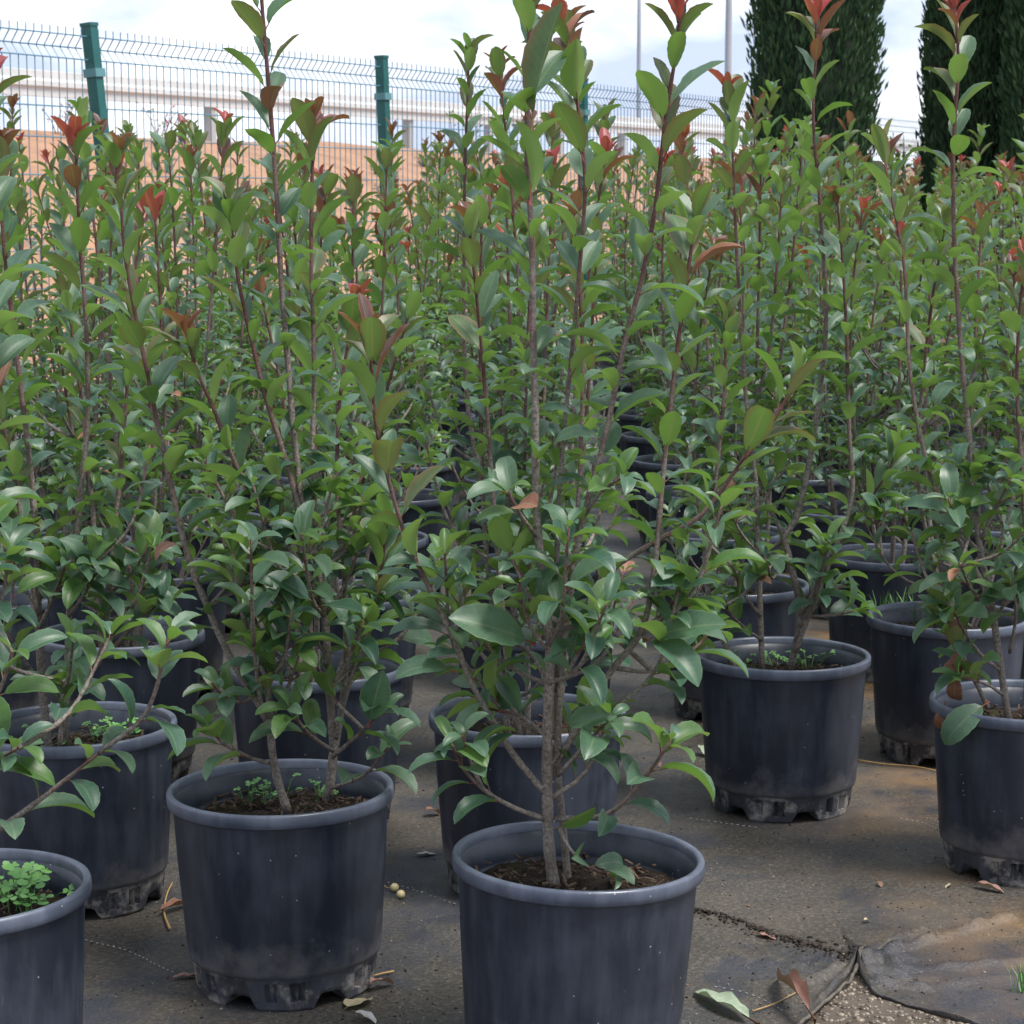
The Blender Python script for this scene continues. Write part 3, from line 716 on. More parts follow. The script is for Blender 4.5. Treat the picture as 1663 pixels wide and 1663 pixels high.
hand_leaf(A, 4, PA, (1046, 1040), (1164, 997), .0, -.05, 'green', 2, .95, (.2, -.6, .75))
hand_leaf(A, 4, PA, (1046, 1036), (1138, 1072), .0, -.08, 'green', 3, 1.15, (.1, -.5, .85))
hand_leaf(A, 2, PA, (915, 1180), (985, 1155), -.03, -.08, 'green', 1, 1.1, (-.3, -.75, .6))
hand_leaf(A, 0, PA, (905, 1345), (965, 1318), -.03, -.06, 'fresh', 0, .9, (.6, -.7, .2))
hand_leaf(A, 5, PA, (738, 1090), (648, 1062), -.03, -.06, 'green', 4, 1.1, (0, -.5, .85))
hand_leaf(A, 1, PA, (861, 210), (893, 8), -.01, -.03, 'olive', 0, .8, (-.9, -.5, .1))
hand_leaf(A, 1, PA, (862, 330), (862, 195), -.02, -.02, 'green', 1, .8, (.7, .6, .1))

B = traced(22, PB, [
    ([(468, 1322), (446, 1245), (438, 1170), (434, 1105), (410, 1050), (385, 960), (378, 900)], -.03, -.05, .0078, .0028, 0, .6, .45, .026, .075, 'fresh'),
    ([(440, 1180), (410, 1125), (375, 1070), (337, 985), (304, 900), (262, 716), (240, 610), (210, 460), (200, 390), (197, 330)], 0, .02, .0068, .0024, .05, 1, .22, .030, .088, 'olive'),
    ([(533, 1300), (541, 1220), (535, 1120), (527, 1000), (512, 900), (500, 881), (465, 750), (430, 640), (391, 475), (380, 400), (372, 330)], .03, .0, .0082, .0024, 0, 1, .38, .030, .088, 'olive'),
    ([(530, 1010), (500, 930), (460, 881), (391, 770), (345, 660), (317, 595), (305, 540)], .03, -.03, .0058, .0023, .15, 1, .25, .029, .088, 'bronze'),
    ([(520, 930), (492, 830), (479, 720), (468, 595), (457, 460), (450, 330), (441, 200), (433, 100), (425, 0), (420, -60)], .02, .06, .0062, .0030, .2, .95, .18, .032, .090, 'bronze'),
    ([(527, 980), (512, 850), (508, 720), (510, 600), (505, 400), (508, 260), (509, 200)], .03, .12, .0055, .0024, .2, 1, .25, .032, .085, 'bronze'),
    ([(545, 1200), (566, 1115), (605, 994), (623, 898), (628, 850)], .02, .0, .0045, .0022, .2, .9, .2, .026, .080, 'fresh'),
    ([(543, 1230), (560, 1100), (560, 950), (548, 800), (552, 650), (575, 500)], .04, .14, .0060, .0024, .1, 1, .3, .028, .085, 'red'),
], [
    ([(434, 1108), (400, 1140), (365, 1132), (345, 1110)], -.03, -.09, .0035, .018, .075, None),
    ([(445, 1240), (410, 1232), (360, 1205), (340, 1180)], -.03, -.08, .0034, .02, .078, None),
    ([(540, 1230), (590, 1185), (625, 1150)], .0, -.06, .0034, .019, .085, None),
    ([(541, 1220), (500, 1190), (470, 1150)], .0, -.10, .0032, .018, .078, None),
    ([(535, 1120), (570, 1060), (590, 1010)], .0, -.05, .0034, .018, .078, None),
    ([(530, 1060), (480, 1010), (450, 960)], .0, -.06, .0034, .018, .080, None),
    ([(438, 1170), (470, 1110), (485, 1060)], -.03, -.07, .0034, .018, .078, None),
    ([(527, 1000), (560, 950), (580, 900)], .02, .02, .0034, .018, .080, None),
    ([(434, 1105), (450, 1040), (455, 990)], -.03, -.06, .0034, .018, .080, None),
    ([(337, 985), (370, 950), (385, 900)], .01, .0, .003, .018, .080, None),
    ([(538, 1280), (590, 1260), (630, 1215)], .02, -.04, .003, .026, .085, None),
])
hand_leaf(B, 6, PB, (598, 1180), (618, 1095), -.08, -.10, 'dark', 0, 1.3, (-.3, -.9, -.3))
Cp = traced(23, PC, [
    ([(1195, 1088), (1168, 1020), (1150, 960), (1145, 900), (1160, 800), (1175, 650), (1180, 520)], -.02, -.05, .0075, .0026, 0, .9, .35, .028, .083, 'olive'),
    ([(1238, 1090), (1235, 1000), (1232, 900), (1228, 790), (1212, 650), (1203, 520), (1196, 400), (1190, 250), (1184, 150)], 0, .05, .0070, .0024, 0, 1, .25, .030, .085, 'red'),
    ([(1283, 1088), (1300, 1000), (1280, 900), (1273, 870), (1292, 845), (1312, 762), (1324, 690), (1341, 531), (1333, 350), (1321, 200), (1325, 90), (1326, 30)], .02, 0, .0085, .0025, 0, 1, .28, .031, .088, 'red'),
    ([(1290, 1060), (1325, 970), (1352, 900), (1384, 808), (1379, 700), (1375, 546), (1368, 420), (1360, 330)], .0, -.03, .0070, .0025, 0, 1, .25, .030, .085, 'bronze'),
    ([(1274, 872), (1240, 800), (1222, 700), (1250, 560), (1262, 430), (1270, 300)], .02, .12, .0055, .0025, .2, 1, .2, .030, .085, 'olive'),
    ([(1350, 905), (1400, 830), (1440, 770), (1460, 720)], .0, -.02, .004, .002, .3, 1, .2, .026, .08, 'fresh'),
], [
    ([(1235, 1000), (1205, 960), (1190, 920)], 0, -.07, .0035, .018, .080, None), ([(1300, 1000), (1350, 1000), (1395, 990)], 0, -.05, .0032, .024, .080, None),
    ([(1238, 1040), (1210, 1020), (1175, 985)], 0, -.08, .0032, .02, .08, None), ([(1300, 1000), (1330, 940), (1345, 880)], 0, -.07, .0035, .018, .08, None),
    ([(1280, 900), (1255, 940), (1245, 910)], 0, -.08, .003, .018, .08, None), ([(1290, 1040), (1320, 980), (1370, 950)], 0, .06, .003, .018, .08, None),
    ([(1168, 1020), (1140, 960), (1110, 930)], 0, .05, .003, .018, .08, None), ([(1232, 900), (1200, 860), (1180, 810)], 0, -.04, .003, .018, .08, None),
    ([(1384, 808), (1420, 850), (1440, 830)], 0, -.04, .003, .018, .08, None),
])
D = traced(24, PD, [
    ([(-62, 1470), (-58, 1350), (-45, 1150), (-35, 950), (-20, 750), (-10, 560), (-20, 350), (-25, 200), (-20, 120)], 0, 0, .0085, .0026, 0, 1, .35, .031, .088, 'red'),
    ([(-75, 1460), (-110, 1250), (-130, 1000), (-120, 700), (-110, 450)], 0, .06, .0075, .0026, 0, 1, .3, .032, .085, 'olive'),
], [
    ([(-60, 1400), (-8, 1352), (50, 1310), (112, 1262), (162, 1222)], 0, -.04, .0052, .027, .088, None),
    ([(-50, 1300), (-10, 1240), (30, 1215)], 0, -.05, .0034, .02, .088, None),
    ([(-45, 1200), (0, 1120), (20, 1060)], 0, -.05, .0034, .02, .088, None),
    ([(-40, 1050), (0, 980), (15, 900)], 0, .0, .0034, .02, .085, None),
])
E_ = traced(25, PE, [
    ([(80, 1222), (68, 1110), (62, 990), (60, 880), (48, 750), (25, 560), (8, 420), (2, 330), (0, 240)], -.02, .0, .0085, .0026, 0, 1, .3, .030, .088, 'bronze'),
    ([(97, 1218), (100, 1160), (102, 1118)], -.10, -.12, .0045, .0035, .1, .4, None, 0, 0, None),
    ([(105, 1215), (110, 1090), (112, 1000), (120, 900), (141, 700), (141, 565), (136, 470), (130, 400), (124, 270), (122, 230)], .02, .06, .0075, .0025, 0, 1, .3, .030, .088, 'red'),
    ([(110, 1110), (160, 1075), (178, 965), (187, 850), (196, 760), (208, 610), (214, 520)], .02, .08, .0066, .0025, .05, 1, .3, .029, .086, 'olive'),
    ([(62, 1000), (40, 880), (20, 760), (-5, 640)], -.02, -.06, .0055, .0025, .1, .9, .2, .03, .086, 'olive'),
], [
    ([(100, 1180), (101, 1140), (103, 1108)], -.10, -.12, .0040, .013, .085, 'fresh'),
    ([(112, 1105), (165, 1068), (215, 1020), (262, 975)], .0, -.06, .0055, .022, .085, None),
    ([(165, 1068), (172, 1030), (168, 1000)], -.02, -.06, .0035, .016, .08, None),
    ([(68, 1110), (30, 1060), (5, 1020)], -.02, -.08, .0038, .018, .085, None),
    ([(64, 1020), (90, 960), (110, 910)], -.02, -.08, .0036, .018, .085, None),
    ([(60, 900), (30, 850), (10, 830)], 0, -.06, .0034, .018, .085, None), ([(178, 965), (215, 930), (240, 890)], 0, -.04, .0034, .018, .085, None),
    ([(112, 1000), (140, 960), (150, 920)], 0, -.08, .0034, .018, .085, None),
])
H_ = traced(26, PH, [
    ([(1638, 1172), (1626, 1090), (1610, 980), (1590, 880), (1575, 720), (1560, 560), (1550, 400), (1548, 250), (1556, 110), (1552, 20)], 0, .0, .0080, .0030, 0, 1, .30, .031, .092, 'red'),
    ([(1605, 1150), (1575, 1090), (1545, 1040), (1530, 985)], -.02, -.04, .0050, .003, 0, .5, .4, .02, .085, None),
    ([(1665, 1170), (1672, 1000), (1662, 800), (1652, 640), (1655, 520), (1665, 420)], 0, -.03, .0075, .0028, 0, 1, .3, .031, .09, 'red'),
    ([(1680, 1170), (1700, 950), (1720, 700), (1700, 450), (1690, 250)], .02, .06, .0075, .0028, 0, 1, .3, .031, .09, 'olive'),
    ([(1626, 1090), (1600, 960), (1520, 800), (1480, 620), (1468, 430), (1440, 280), (1437, 225)], .05, .25, .006, .0026, .1, 1, .3, .031, .085, 'red'),
], [
    ([(1626, 1090), (1590, 1060), (1560, 1015), (1545, 985)], 0, -.06, .0036, .019, .085, None), ([(1610, 990), (1580, 960), (1560, 920)], 0, -.08, .0036, .018, .085, None),
    ([(1640, 1060), (1650, 1000), (1645, 950)], 0, -.10, .0036, .018, .085, None), ([(1615, 1010), (1640, 960), (1655, 900)], 0, -.08, .0034, .018, .085, None),
    ([(1595, 900), (1560, 860), (1540, 810)], 0, -.06, .0034, .018, .085, None), ([(1632, 1130), (1600, 1110), (1560, 1100)], 0, -.08, .0034, .024, .09, None),
    ([(1590, 880), (1620, 820), (1640, 780)], 0, -.06, .0034, .018, .085, None),
])
for p0, p1 in (((1560, 1020), (1535, 1005)), ((1556, 1050), (1545, 1110)), ((1552, 1060), (1530, 1120)), ((1556, 1090), (1540, 1150)), ((1535, 1140), (1520, 1200))):
    hand_leaf(H_, 1, PH, p0, p1, -.04, -.06, 'dead', 6, 1.0, (-.4, -.8, .3))
hand_leaf(H_, 1, PH, (1605, 1140), (1530, 1190), -.10, -.15, 'green', 4, 1.1, (0, -.7, .7))
for pl_, n_, zl, zh in ((A, 5, .28, .42), (B, 4, .28, .42), (A, 4, .34, .62), (A, 3, .6, .85), (B, 6, .33, .55), (B, 5, .5, .85), (Cp, 4, .33, .5), (Cp, 5, .45, .8), (D, 4, .5, .8), (E_, 4, .34, .5), (E_, 5, .45, .8), (H_, 3, .36, .5), (H_, 6, .45, .8)): pl_.laterals(n_, zl, zh, .12, .22, .082); print('leaves', len(pl_.leaves))
T = lambda a, b: Matrix.Rotation(R(a), 4, 'Y') @ Matrix.Rotation(R(b), 4, 'X')
roots = {}
roots['A'] = build_near(A, PA, 0, 'tall photinia with thick bare forked trunk, in a dark pot of weedless mulch', 0, T(1.8, 0), .5)
roots['B'] = build_near(B, PB, 0, 'bushy two-trunked photinia in a dark pot of mossy soil with small clover', 1, T(-.8, 0), .62)
roots['C'] = build_near(Cp, PC, 0, 'photinia with three thick spreading stems in a pot standing alone beside open ground', 2, M_I, 1.3)
roots['D'] = build_near(D, PD, 0, 'photinia in a scratched dark pot with big bright clover leaves on its soil', 3, T(-1.2, 0), 2.2)
roots['E'] = build_near(E_, PE, 0, 'photinia in a pot with white-flowered weeds, right behind the pot of bright clover', 1, T(-1.0, 0), .2)
roots['H'] = build_near(H_, PH, 0, 'photinia with rusty dead leaves hanging over its pot rim, facing open ground', 2, M_I, 1.15)

# ------------------------------------------------------------------ the block of shrubs behind
taken = [PA, PB, PC, PD, PE, PH]
mid_spots = [(PF, 'photinia in a wide dark pot just behind the pot with white-flowered weeds'), (PG, 'photinia in a low mulched pot directly behind the tall forked-trunk one'),
             (PI, 'photinia in a tall dark pot with green grass growing on its soil'), (PK, 'photinia directly behind the bushy one in mossy soil')]
def col_next(x, y0, n, dx=0.0): return [Vector((x + dx * i, y0 + .83 * i, 0)) for i in range(n)]
spots = []
COLS = {}
def col_of(lst, who):
    for i, p in enumerate(lst): p_ = p; COLS[len(spots) + i] = (who, i)
    return lst
spots += col_of(col_next(PG.x + .03, PG.y + .82, 16, -.006), 'the low mulched pot behind the forked-trunk one')          # middle column
spots += col_of(col_next(PK.x - .005, PK.y + .82, 12, .008), 'the pot behind the bushy mossy-soil one')          # behind the mossy pot
spots += col_of(col_next(PC.x + .01, PC.y + .80, 22, .01), 'the lone three-stemmed pot')
spots += col_of(col_next(PF.x - .03, PF.y + .82, 8, -.01), 'the wide pot behind white-flowered weeds')
spots += col_of(col_next(PI.x + .0, PI.y + .82, 22, .008), 'the pot with green grass')
for k_ in range(1, 14):
    spots += col_next(.92 + .415 * k_, 3.9 + .06 * k_ - (.41 if k_ % 2 else 0) + .83, 24)
for k_ in range(1, 6):
    spots += col_next(-.76 - .415 * k_, 3.7 - .06 * k_ - (.41 if k_ % 2 else 0), 10)
final, who_of = [], {}
for ip, p in enumerate(spots):
    p = p + Vector((rnd.uniform(-.025, .025), rnd.uniform(-.03, .03), 0))
    if (p - FP).dot(FN) > -.5: continue                      # keep clear of the fence
    if p.y > 21: continue
    if any((p - t_).length < .36 for t_ in taken + [m_[0] for m_ in mid_spots] + final): continue
    xa, _ = project(p + Vector((.3, 0, .8))); xb, _ = project(p + Vector((-.3, 0, .8)))
    if xa < 0 or xb > IMG: continue
    final.append(p); who_of[len(final) - 1] = COLS.get(ip)
NEAR_Y = 6.3
sd_ = 100
for p, lab in mid_spots:
    sd_ += 1; build_near(random_plant(sd_, 1.22), p, rnd.uniform(0, 6.28), lab, sd_, M_I, rnd.uniform(0, 6.28))
ORD = ['first', 'second', 'third', 'fourth', 'fifth', 'sixth', 'seventh', 'eighth']
final = sorted(((p, who_of[i]) for i, p in enumerate(final)), key=lambda a_: a_[0].y)
variants = None; nfar = 0
for p, who in final:
    sd_ += 1
    lab = 'photinia packed among others in the dense block near the front rows of pots'
    if who and who[1] < 8: lab = 'photinia %s in line directly behind %s' % (ORD[who[1]], who[0])
    hb = 1.0 if p.y < 9 else .97
    if p.y < NEAR_Y:
        build_near(random_plant(sd_), p, rnd.uniform(0, 6.28), lab, sd_, M_I, rnd.uniform(0, 6.28), 'shrubs in the near part of the dense block')
    else:
        if variants is None: variants = [far_bake(random_plant(900 + i, 1.28 + .26 * (i * 7 % 16) / 15, 5)) for i in range(16)]
        st, fo = variants[nfar % 16]; nfar += 1
        root = tag(link('potted_shrub', None), lab if who and who[1] < 6 else 'photinia deep in the dense block, small with distance, towards fence and cypresses', 'potted plant', 'shrubs in the far part of the dense block')
        root.location = p; sc = rnd.uniform(.93, 1.06) * hb
        pot_parts(root, rnd.uniform(0, 6.28), M_I, sd_, False)
        Mz = Matrix.Rotation(rnd.uniform(0, 6.28), 4, 'Z') @ Matrix.Diagonal((sc, sc, sc, 1))
        link('stem', st, root, Mz); tag(link('foliage', fo, root, Mz), kind='stuff')
print('plants', len(final) + 10, 'far', nfar, 'leaf objects', NLEAF)

# ------------------------------------------------------------------ weeds in the pots
def clover(seed, n, spread, size):
    r_ = random.Random(seed); v, f = [], []
    for _ in range(n):
        a, d = r_.uniform(0, 6.28), spread * math.sqrt(r_.random()); b = Vector((d * math.cos(a) * .4, d * math.sin(a) * .4, 0)); h = r_.uniform(.008, .035) * (1.3 if size > .01 else 1)
        tp = Vector((d * math.cos(a), d * math.sin(a), h)); tube_data([b, (b + tp) / 2 + Vector((0, 0, h * .3)), tp], [.0008] * 3, 3, v, f, caps=False)
        nrm = Vector((r_.uniform(-.4, .4), r_.uniform(-.6, .2), 1)).normalized(); ax = nrm.cross(Vector((1, 0, 0))).normalized(); ay = nrm.cross(ax); rot = r_.uniform(0, 6.28)
        for k_ in range(3):
            q0 = rot + k_ * 2.094; s_ = size * r_.uniform(.7, 1.2); o = len(v)
            def P_(l_, w_, up=0): return tp + (ax * math.cos(q0) + ay * math.sin(q0)) * l_ * s_ + (ay * math.cos(q0) - ax * math.sin(q0)) * w_ * s_ + nrm * up * s_
            v.extend([P_(0, 0), P_(.55, -.55, .12), P_(1.0, -.5, .1), P_(1.12, -.2, .04), P_(.98, 0, -.02), P_(1.12, .2, .04), P_(1.0, .5, .1), P_(.55, .55, .12), P_(.5, 0, -.03)])
            for a_, b_ in ((0, 1), (1, 2), (2, 3), (3, 4), (4, 5), (5, 6), (6, 7), (7, 0)): f.append((o + a_, o + b_, o + 8))
    return mesh('clover', v, f, [M_CLOV])
def weed(root, base, px, n, spread, size, seed):
    p = on_plane(*px, SOILZ + .004) - base; d_ = p.xy.length
    if d_ > .108: p.x *= .108 / d_; p.y *= .108 / d_
    link('clover', clover(seed, n, spread, size), root, Matrix.Translation(p))
for i, (px, n, s_, z_) in enumerate((((75, 1462), 8, .05, .011), ((110, 1450), 9, .03, .008), ((30, 1455), 8, .05, .012), ((20, 1480), 7, .05, .012), ((55, 1490), 6, .03, .01), ((-20, 1450), 8, .06, .012), ((120, 1436), 4, .02, .012))): weed(roots['D'], PD, px, n, s_, z_, 40 + i)
for i, (px, n, s_, z_) in enumerate((((215, 1190), 10, .04, .009), ((160, 1203), 8, .03, .006), ((60, 1215), 8, .05, .006), ((235, 1182), 6, .03, .009))): weed(roots['E'], PE, px, n, s_, z_, 60 + i)
for i, (px, n, s_, z_) in enumerate((((395, 1300), 7, .03, .006), ((430, 1306), 6, .03, .007), ((450, 1290), 7, .04, .006), ((520, 1300), 6, .03, .005))): weed(roots['B'], PB, px, n, s_, z_, 70 + i)
for i, (px, n, s_, z_) in enumerate((((1320, 1082), 9, .05, .006), ((1185, 1080), 5, .02, .006), ((1340, 1075), 8, .04, .006), ((1262, 1075), 8, .03, .008))): weed(roots['C'], PC, px, n, s_, z_, 80 + i)
def grass(seed, n, spread, h):
    r_ = random.Random(seed); v, f = [], []
    for _ in range(n):
        a, d = r_.uniform(0, 6.28), spread * math.sqrt(r_.random()); b = Vector((d * math.cos(a), d * math.sin(a), -.004)); l_ = h * r_.uniform(.5, 1.2); o_ = Vector((r_.uniform(-1, 1), r_.uniform(-1, 1), 0)) * l_ * .45; sd2 = Vector((-o_.y, o_.x, 0)).normalized() * .0016
        o = len(v); m_ = b + o_ * .35 + Vector((0, 0, l_ * .6)); t_ = b + o_ + Vector((0, 0, l_)); v += [b - sd2, b + sd2, m_ + sd2 * .8, m_ - sd2 * .8, t_]; f += [(o, o + 1, o + 2, o + 3), (o + 3, o + 2, o + 4)]
    return mesh('grass_tuft', v, f, [M_CLOV])
grass_root = [o for o in COL.objects if o.get('label', '').startswith('photinia in a tall dark pot with green grass')][0]
for i, px in enumerate(((1440, 1005), (1475, 1010), (1510, 1008), (1460, 995))): link('grass_tuft', grass(5 + i, 26, .04, .055), grass_root, Matrix.Translation(on_plane(*px, SOILZ + .004) - PI))
tag(link('grass_tuft', grass(77, 9, .012, .05), None, Matrix.Translation(on_plane(1655, 1606, .004))), 'small tuft of green grass growing through the rust-stained ground fabric', 'grass')

# ------------------------------------------------------------------ litter on the ground fabric
def litter(name, px0, px1, mat, label, cat, wsc=1.0, shape=2, lift=.006, group=None, thick=.0):
    a, b = on_plane(*px0, 0), on_plane(*px1, 0); y = b - a; ln = y.length; y.normalize()
    z = Vector((rnd.uniform(-.25, .25), rnd.uniform(-.25, .25), 1)); z = (z - y * z.dot(y)).normalized(); x = y.cross(z)
    fold, curl, wd, wv_, ro_ = SHAPES[shape]
    m = leaf_mesh(name, mat, 10, 2, fold * .7, curl * .5, wd, int(px0[0]), .0, .12, 0)
    M = Matrix((x * ln * wsc, y * ln, z * ln)).transposed().to_4x4()
    lo = min((M @ q_.co).z for q_ in m.vertices); M.translation = Vector((a.x, a.y, mat_z(a.x, a.y) - lo + .0005))
    return tag(link(name, m, None, M), label, cat, group)
M_PALE = leaf_mat('leaf_pale_dry', (.50, .44, .27), (.46, .38, .25), (.52, .46, .34), (.46, .40, .30), .6, .1)
M_PINK = leaf_mat('leaf_pinkish_dry', (.30, .155, .125), (.34, .17, .14), (.28, .15, .12), (.30, .17, .14), .5, .08)
M_WHITE = leaf_mat('leaf_bleached', (.50, .48, .46), (.44, .42, .40), (.5, .48, .45), (.46, .44, .42), .6, .05)
M_PGREEN = leaf_mat('leaf_pale_green_rotten', (.38, .46, .33), (.34, .42, .30), (.42, .46, .36), (.40, .42, .34), .5, .1)
litter('dry_leaf', (252, 1492), (318, 1468), LM['dead'], 'rusty brown dry leaf lying across a yellow twig between two pots', 'leaf', .55, 1)
litter('dry_leaf', (272, 1592), (330, 1586), M_PINK, 'pinkish brown dry leaf beside the foot of the mossy pot', 'leaf', .8, 0)
litter('dry_leaf', (560, 1645), (598, 1622), M_PALE, 'pale yellow dry leaf on the ground in front of the mossy pot', 'leaf', 1.5, 2)
litter('dry_leaf', (572, 1652), (612, 1663), M_WHITE, 'bleached dry leaf beside the pale yellow leaf', 'leaf', 1.1, 3)
litter('dry_leaf', (595, 1615), (640, 1598), M_PINK, 'brown shrivelled leaf tucked against the mossy pot foot', 'leaf', .8, 4)
litter('dry_leaf', (672, 1392), (708, 1388), M_WHITE, 'small bleached leaf flat on the mud between the two front pots', 'leaf', 1.0, 2)
litter('dry_leaf', (1322, 1690), (1262, 1592), M_PINK, 'long narrow pink gum leaf pointing at the gravel patch', 'leaf', .26, 1)
litter('dry_leaf', (1230, 1672), (1128, 1612), M_PGREEN, 'big pale green rotting leaf with dark blotches', 'leaf', .5, 0)
litter('dry_leaf', (1575, 1440), (1632, 1452), M_PINK, 'thin reddish leaf by the foot of the pot with dead hanging leaves', 'leaf', .7, 1)
litter('dry_leaf', (1222, 1520), (1262, 1528), M_PINK, 'dark pink leaf scrap on the muddy seam', 'leaf', .9, 2)
litter('dry_leaf', (1135, 1222), (1152, 1232), M_PGREEN, 'grey green curled leaf lying behind the lone pot', 'leaf', 1.3, 5)
litter('dry_leaf', (690, 1330), (716, 1322), LM['dead'], 'small orange brown leaf crumb on the mud path', 'leaf', 1.2, 6)
for i in range(14):
    x_, y_ = rnd.uniform(120, 1640), rnd.uniform(1200, 1655)
    litter('leaf_scrap', (x_, y_), (x_ + rnd.uniform(-26, 26), y_ + rnd.uniform(-7, 7)), rnd.choice((M_PINK, LM['dead'], LM['dead'], M_PALE)), 'small curled brown leaf scrap lying on the muddy fabric among the pots', 'leaf', rnd.uniform(.6, 1.3), rnd.choice((2, 3, 5, 6)), group='leaf scraps scattered on the fabric')
def twig(pts, r_, label, z=.0):
    P = smooth_path([on_plane(*p, 0) + Vector((0, 0, r_ + .003)) for p in pts], .02)
    for p in P: p.z += mat_z(p.x, p.y)
    v, f = [], []; tube_data(P, [r_ * (1 - .5 * i / len(P)) for i in range(len(P))], 6, v, f)
    return tag(link('twig', mesh('twig', v, f, [M_STRAW]), None), label, 'twig')
twig([(276, 1514), (267, 1488), (270, 1460), (280, 1438)], .0022, 'yellow twig on the ground under the rusty leaf')
twig([(1390, 1238), (1440, 1244), (1485, 1248), (1530, 1256)], .0018, 'long yellow straw lying between the lone pot and the grassy pot')
twig([(640, 1582), (600, 1590), (560, 1612)], .0016, 'thin brown twig beside the foot of the mossy pot')
twig([(1222, 1646), (1260, 1632), (1300, 1612)], .0013, 'thin straw beside the pink gum leaf')
# two small round yellow fruits on a stalk
q = NT('yellow_fruit'); M_FRUIT = q.done(q.bsdf(q.mix(q.noise(70, 3, .6, q.obj()), (.42, .34, .16), (.58, .50, .27)), .45, .5))
for i, (px, lab) in enumerate((((641, 1441), 'small round yellow fruit nearer its stalk, on the dark fabric'), ((651, 1452), 'small round yellow fruit farther along, next to its twin'))):
    c0 = on_plane(px[0], px[1], .007); c0.z = .0075 + mat_z(c0.x, c0.y); v, f = [], []
    rings = [(.0001, -1)] + [(math.cos(t_), math.sin(t_)) for t_ in (-1.1, -.7, -.25, .2, .65, 1.05)] + [(.12, .985), (.08, .93)]
    for rr_, zz in rings:
        for k_ in range(14): a = k_ * 6.2832 / 14; v.append(Vector((rr_ * math.cos(a), rr_ * math.sin(a), zz)) * .0075)
    for j in range(len(rings) - 1):
        for k_ in range(14): f.append((j * 14 + k_, j * 14 + (k_ + 1) % 14, (j + 1) * 14 + (k_ + 1) % 14, (j + 1) * 14 + k_))
    o = tag(link('fruit', mesh('fruit', v, f, [M_FRUIT]), None, Matrix.Translation(c0) @ Matrix.Rotation(1.1, 4, 'Y')), lab, 'fruit')
twig([(618, 1434), (628, 1445), (640, 1446)], .0011, 'short stalk beside the two yellow fruits')
# pebbles in the gravel gap, crumbs of mud on the fabric
def bits(name, n, place, mat, lo, hi, seed, label, cat):
    r_ = random.Random(seed); v, f = [], []
    for _ in range(n):
        p = place(r_)
        if p is None: continue
        s_ = r_.uniform(lo, hi) * (r_.random() ** .6 + .3); M = Matrix.Translation(p) @ Matrix.Rotation(r_.uniform(0, 6.28), 4, 'Z') @ Matrix.Diagonal((s_, s_ * r_.uniform(.6, 1), s_ * r_.uniform(.4, .7), 1))
        o = len(v); pts = []
        for ring, zz in ((.55, -.75), (1, -.1), (.75, .6)):
            for k_ in range(6): a = k_ * 1.0472 + zz; pts.append(Vector((ring * math.cos(a) * r_.uniform(.8, 1.1), ring * math.sin(a) * r_.uniform(.8, 1.1), zz)))
        pts.append(Vector((0, 0, .95))); v += [M @ q_ for q_ in pts]
        for j in range(2):
            for k_ in range(6): f.append((o + j * 6 + k_, o + j * 6 + (k_ + 1) % 6, o + j * 6 + 6 + (k_ + 1) % 6, o + j * 6 + 6 + k_))
        for k_ in range(6): f.append((o + 12 + k_, o + 12 + (k_ + 1) % 6, o + 18))
    return tag(link(name, mesh(name, v, f, [mat])), label, cat, kind='stuff')
def pl_peb(r_):
    p = gp(r_.uniform(1290, 1663), r_.uniform(1572, 1680))
    return None if p.y > near_edge(p.x) - .002 else Vector((p.x, p.y, -.0055))
bits('gravel', 1300, pl_peb, M_PEB, .0008, .0080, 3, 'small wet pebbles showing in the gap where the ground fabric ends', 'gravel')
def pl_cr(r_):
    p = gp(r_.uniform(-50, 1700), r_.uniform(1130, 1680)); return None if p.y < near_edge(p.x) + .01 else Vector((p.x, p.y, mat_z(p.x, p.y) + .0005))
bits('mud_crumbs', 2200, pl_cr, M_CRUMB, .0004, .0026, 4, 'dark crumbs of mud and plant litter scattered over the ground fabric', 'litter')
def pl_seam(r_):
    c = creases[0][0]; i = r_.randrange(len(c) - 1); p = c[i].lerp(c[i + 1], r_.random()) + Vector((r_.gauss(0, .010), r_.gauss(.003, .013) * (.4 + abs(noise.noise(Vector((c[i].x * 3 + r_.random() * .01, r_.random() * 3, 0)))) * 2))); return Vector((p.x, p.y, mat_z(p.x, p.y)))
bits('mud_crumbs', 800, pl_seam, M_CRUMB, .0006, .0055, 5, 'line of dark mud crumbs along the seam of the ground fabric', 'litter')
def pl_pale(r_):
    p = gp(r_.uniform(-50, 1700), r_.uniform(1180, 1680)); return None if p.y < near_edge(p.x) + .01 else Vector((p.x, p.y, mat_z(p.x, p.y) + .0003))
bits('grit', 1600, pl_pale, M_PEB, .0006, .0026, 6, 'pale grit sprinkled over the muddy ground fabric', 'grit')

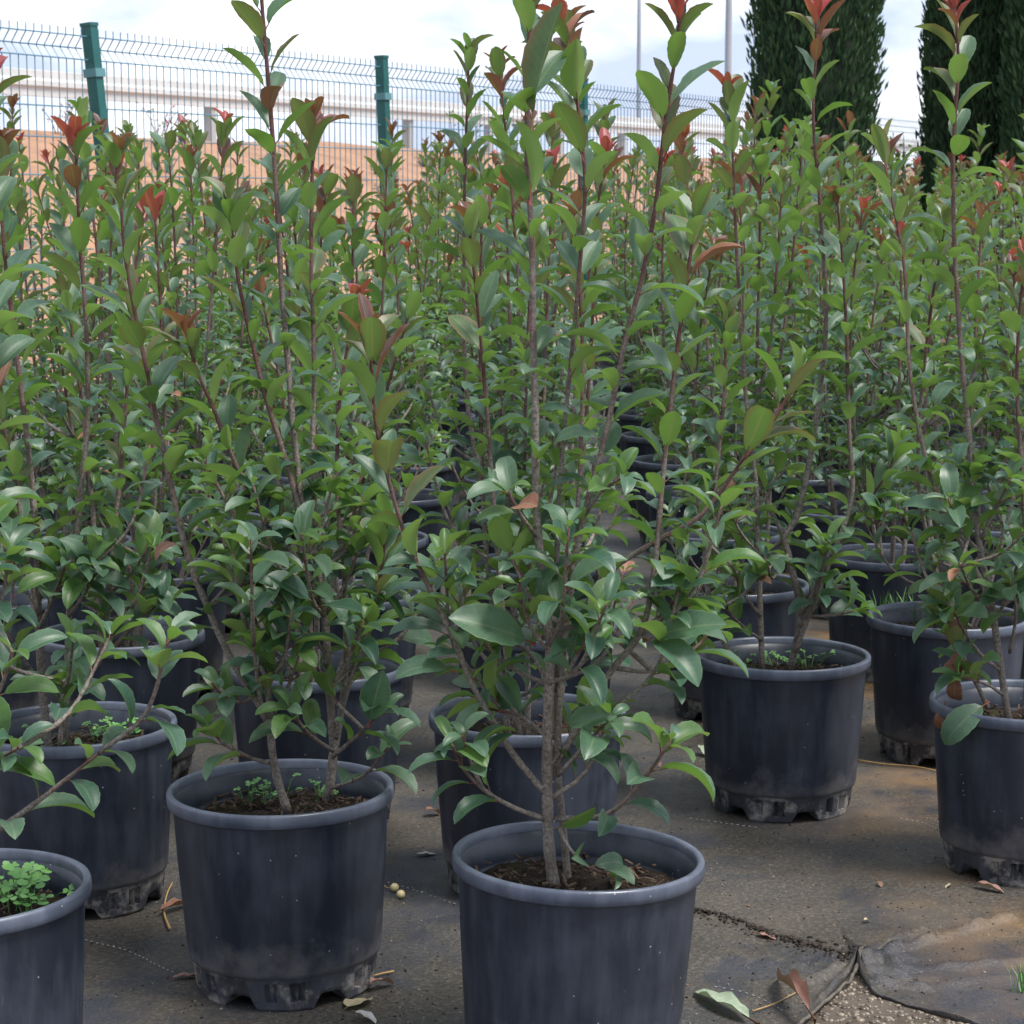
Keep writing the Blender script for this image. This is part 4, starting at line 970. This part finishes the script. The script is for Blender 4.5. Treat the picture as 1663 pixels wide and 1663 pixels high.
# ------------------------------------------------------------------ weeds and bushes beyond the fence
def wild(name, base, h, nst, spread, mats, leafsize, label, cat, seed, nl=26, group=None):
    r_ = random.Random(seed); root = tag(link(name, None), label, cat, group); root.location = base
    v, f = [], []; lv, lf, idx = [], [], []
    for _ in range(nst):
        a = r_.uniform(0, 6.28); tip = Vector((math.cos(a) * spread * r_.random(), math.sin(a) * spread * r_.random(), h * r_.uniform(.65, 1)))
        P = smooth_path([Vector((0, 0, -.1)), tip * .5 + Vector((r_.uniform(-.05, .05), 0, .05)), tip], .1); tube_data(P, [.008 * (1 - .7 * i / len(P)) for i in range(len(P))], 4, v, f, caps=False)
        for _ in range(nl):
            p = P[int(r_.uniform(.25, 1) * (len(P) - 1))]; d = Vector((r_.uniform(-1, 1), r_.uniform(-1, 1), r_.uniform(-.2, 1))).normalized(); s1 = d.cross(Vector((r_.uniform(-1, 1), r_.uniform(-1, 1), .3))).normalized(); l_ = leafsize * r_.uniform(.6, 1.2); o = len(lv); p = p + d * r_.uniform(0, leafsize)
            lv += [p, p + d * l_ * .5 + s1 * l_ * .22, p + d * l_, p + d * l_ * .5 - s1 * l_ * .22]; lf.append((o, o + 1, o + 2, o + 3)); idx.append(r_.randrange(len(mats)))
    link('stem', mesh('stem', v, f, [M_TRUNK]), root); tag(link('foliage', mesh('foliage', lv, lf, mats, idx, False), root), kind='stuff')
M_WG = flat('weed_green', (.12, .17, .06), (.18, .24, .10), .7); M_WP = flat('weed_pink', (.38, .14, .17), (.30, .12, .12), .7); M_WY = flat('bush_yellow_green', (.20, .26, .07), (.28, .33, .12), .7)
def on_bank(x, d_): # pixel column, distance from the fence line
    for k_ in range(400):
        Y = 8 + k_ * .15; p = at_depth(x, 300, Y); p.z = 0
        if (p - FP).dot(FN) > d_: break
    for (a, za), (b, zb) in zip(prof, prof[1:]):
        if a <= d_ <= b: p.z = za + (zb - za) * (d_ - a) / (b - a)
    return p
wild('sapling', on_bank(742, 3.2), 2.05, 5, .28, [M_WG], .05, 'thin pale sapling with sparse leaves against the mesh fence', 'sapling', 1, 26)
wild('weed', on_bank(262, 10), .55, 6, .3, [M_WP, M_WP, M_WG], .06, 'pink-stemmed weed on the top of the soil bank near the first green post', 'weed', 2, 14)
wild('weed', on_bank(300, 9.6), .45, 5, .25, [M_WP], .05, 'low reddish weed on the soil bank beside a guardrail post', 'weed', 3, 12)
wild('weed', on_bank(100, 10), .5, 5, .3, [M_WG, M_WP], .05, 'straggly greenish weed on the bank under the guardrail', 'weed', 4, 12)
wild('bush', at_depth(1478, 300, 19.5) * Vector((1, 1, 0)) if False else Vector((at_depth(1478, 300, 18.6).x, 18.6, 0)), 1.75, 14, .34, [M_WY, M_WG], .06, 'yellow green bush standing in the gap between the cypresses', 'bush', 5, 60)
wild('bush', Vector((at_depth(1450, 300, 18.2).x, 18.2, 0)), 1.55, 12, .35, [M_WY, M_WG], .06, 'lower yellow green bush beside the broad cypress', 'bush', 6, 60)

M_WD = flat('weed_dry', (.26, .17, .09), (.34, .25, .13), .8)
for i in range(14):
    wild('weed', on_bank(rnd.uniform(0, 760), rnd.uniform(5.2, 10.2)), rnd.uniform(.10, .26), 9, .22, [M_WD, M_WG] if i % 3 else [M_WG], .05, 'low dry weed clump on the slope of the orange soil bank', 'weed', 30 + i, 9, 'weed clumps on the soil bank')
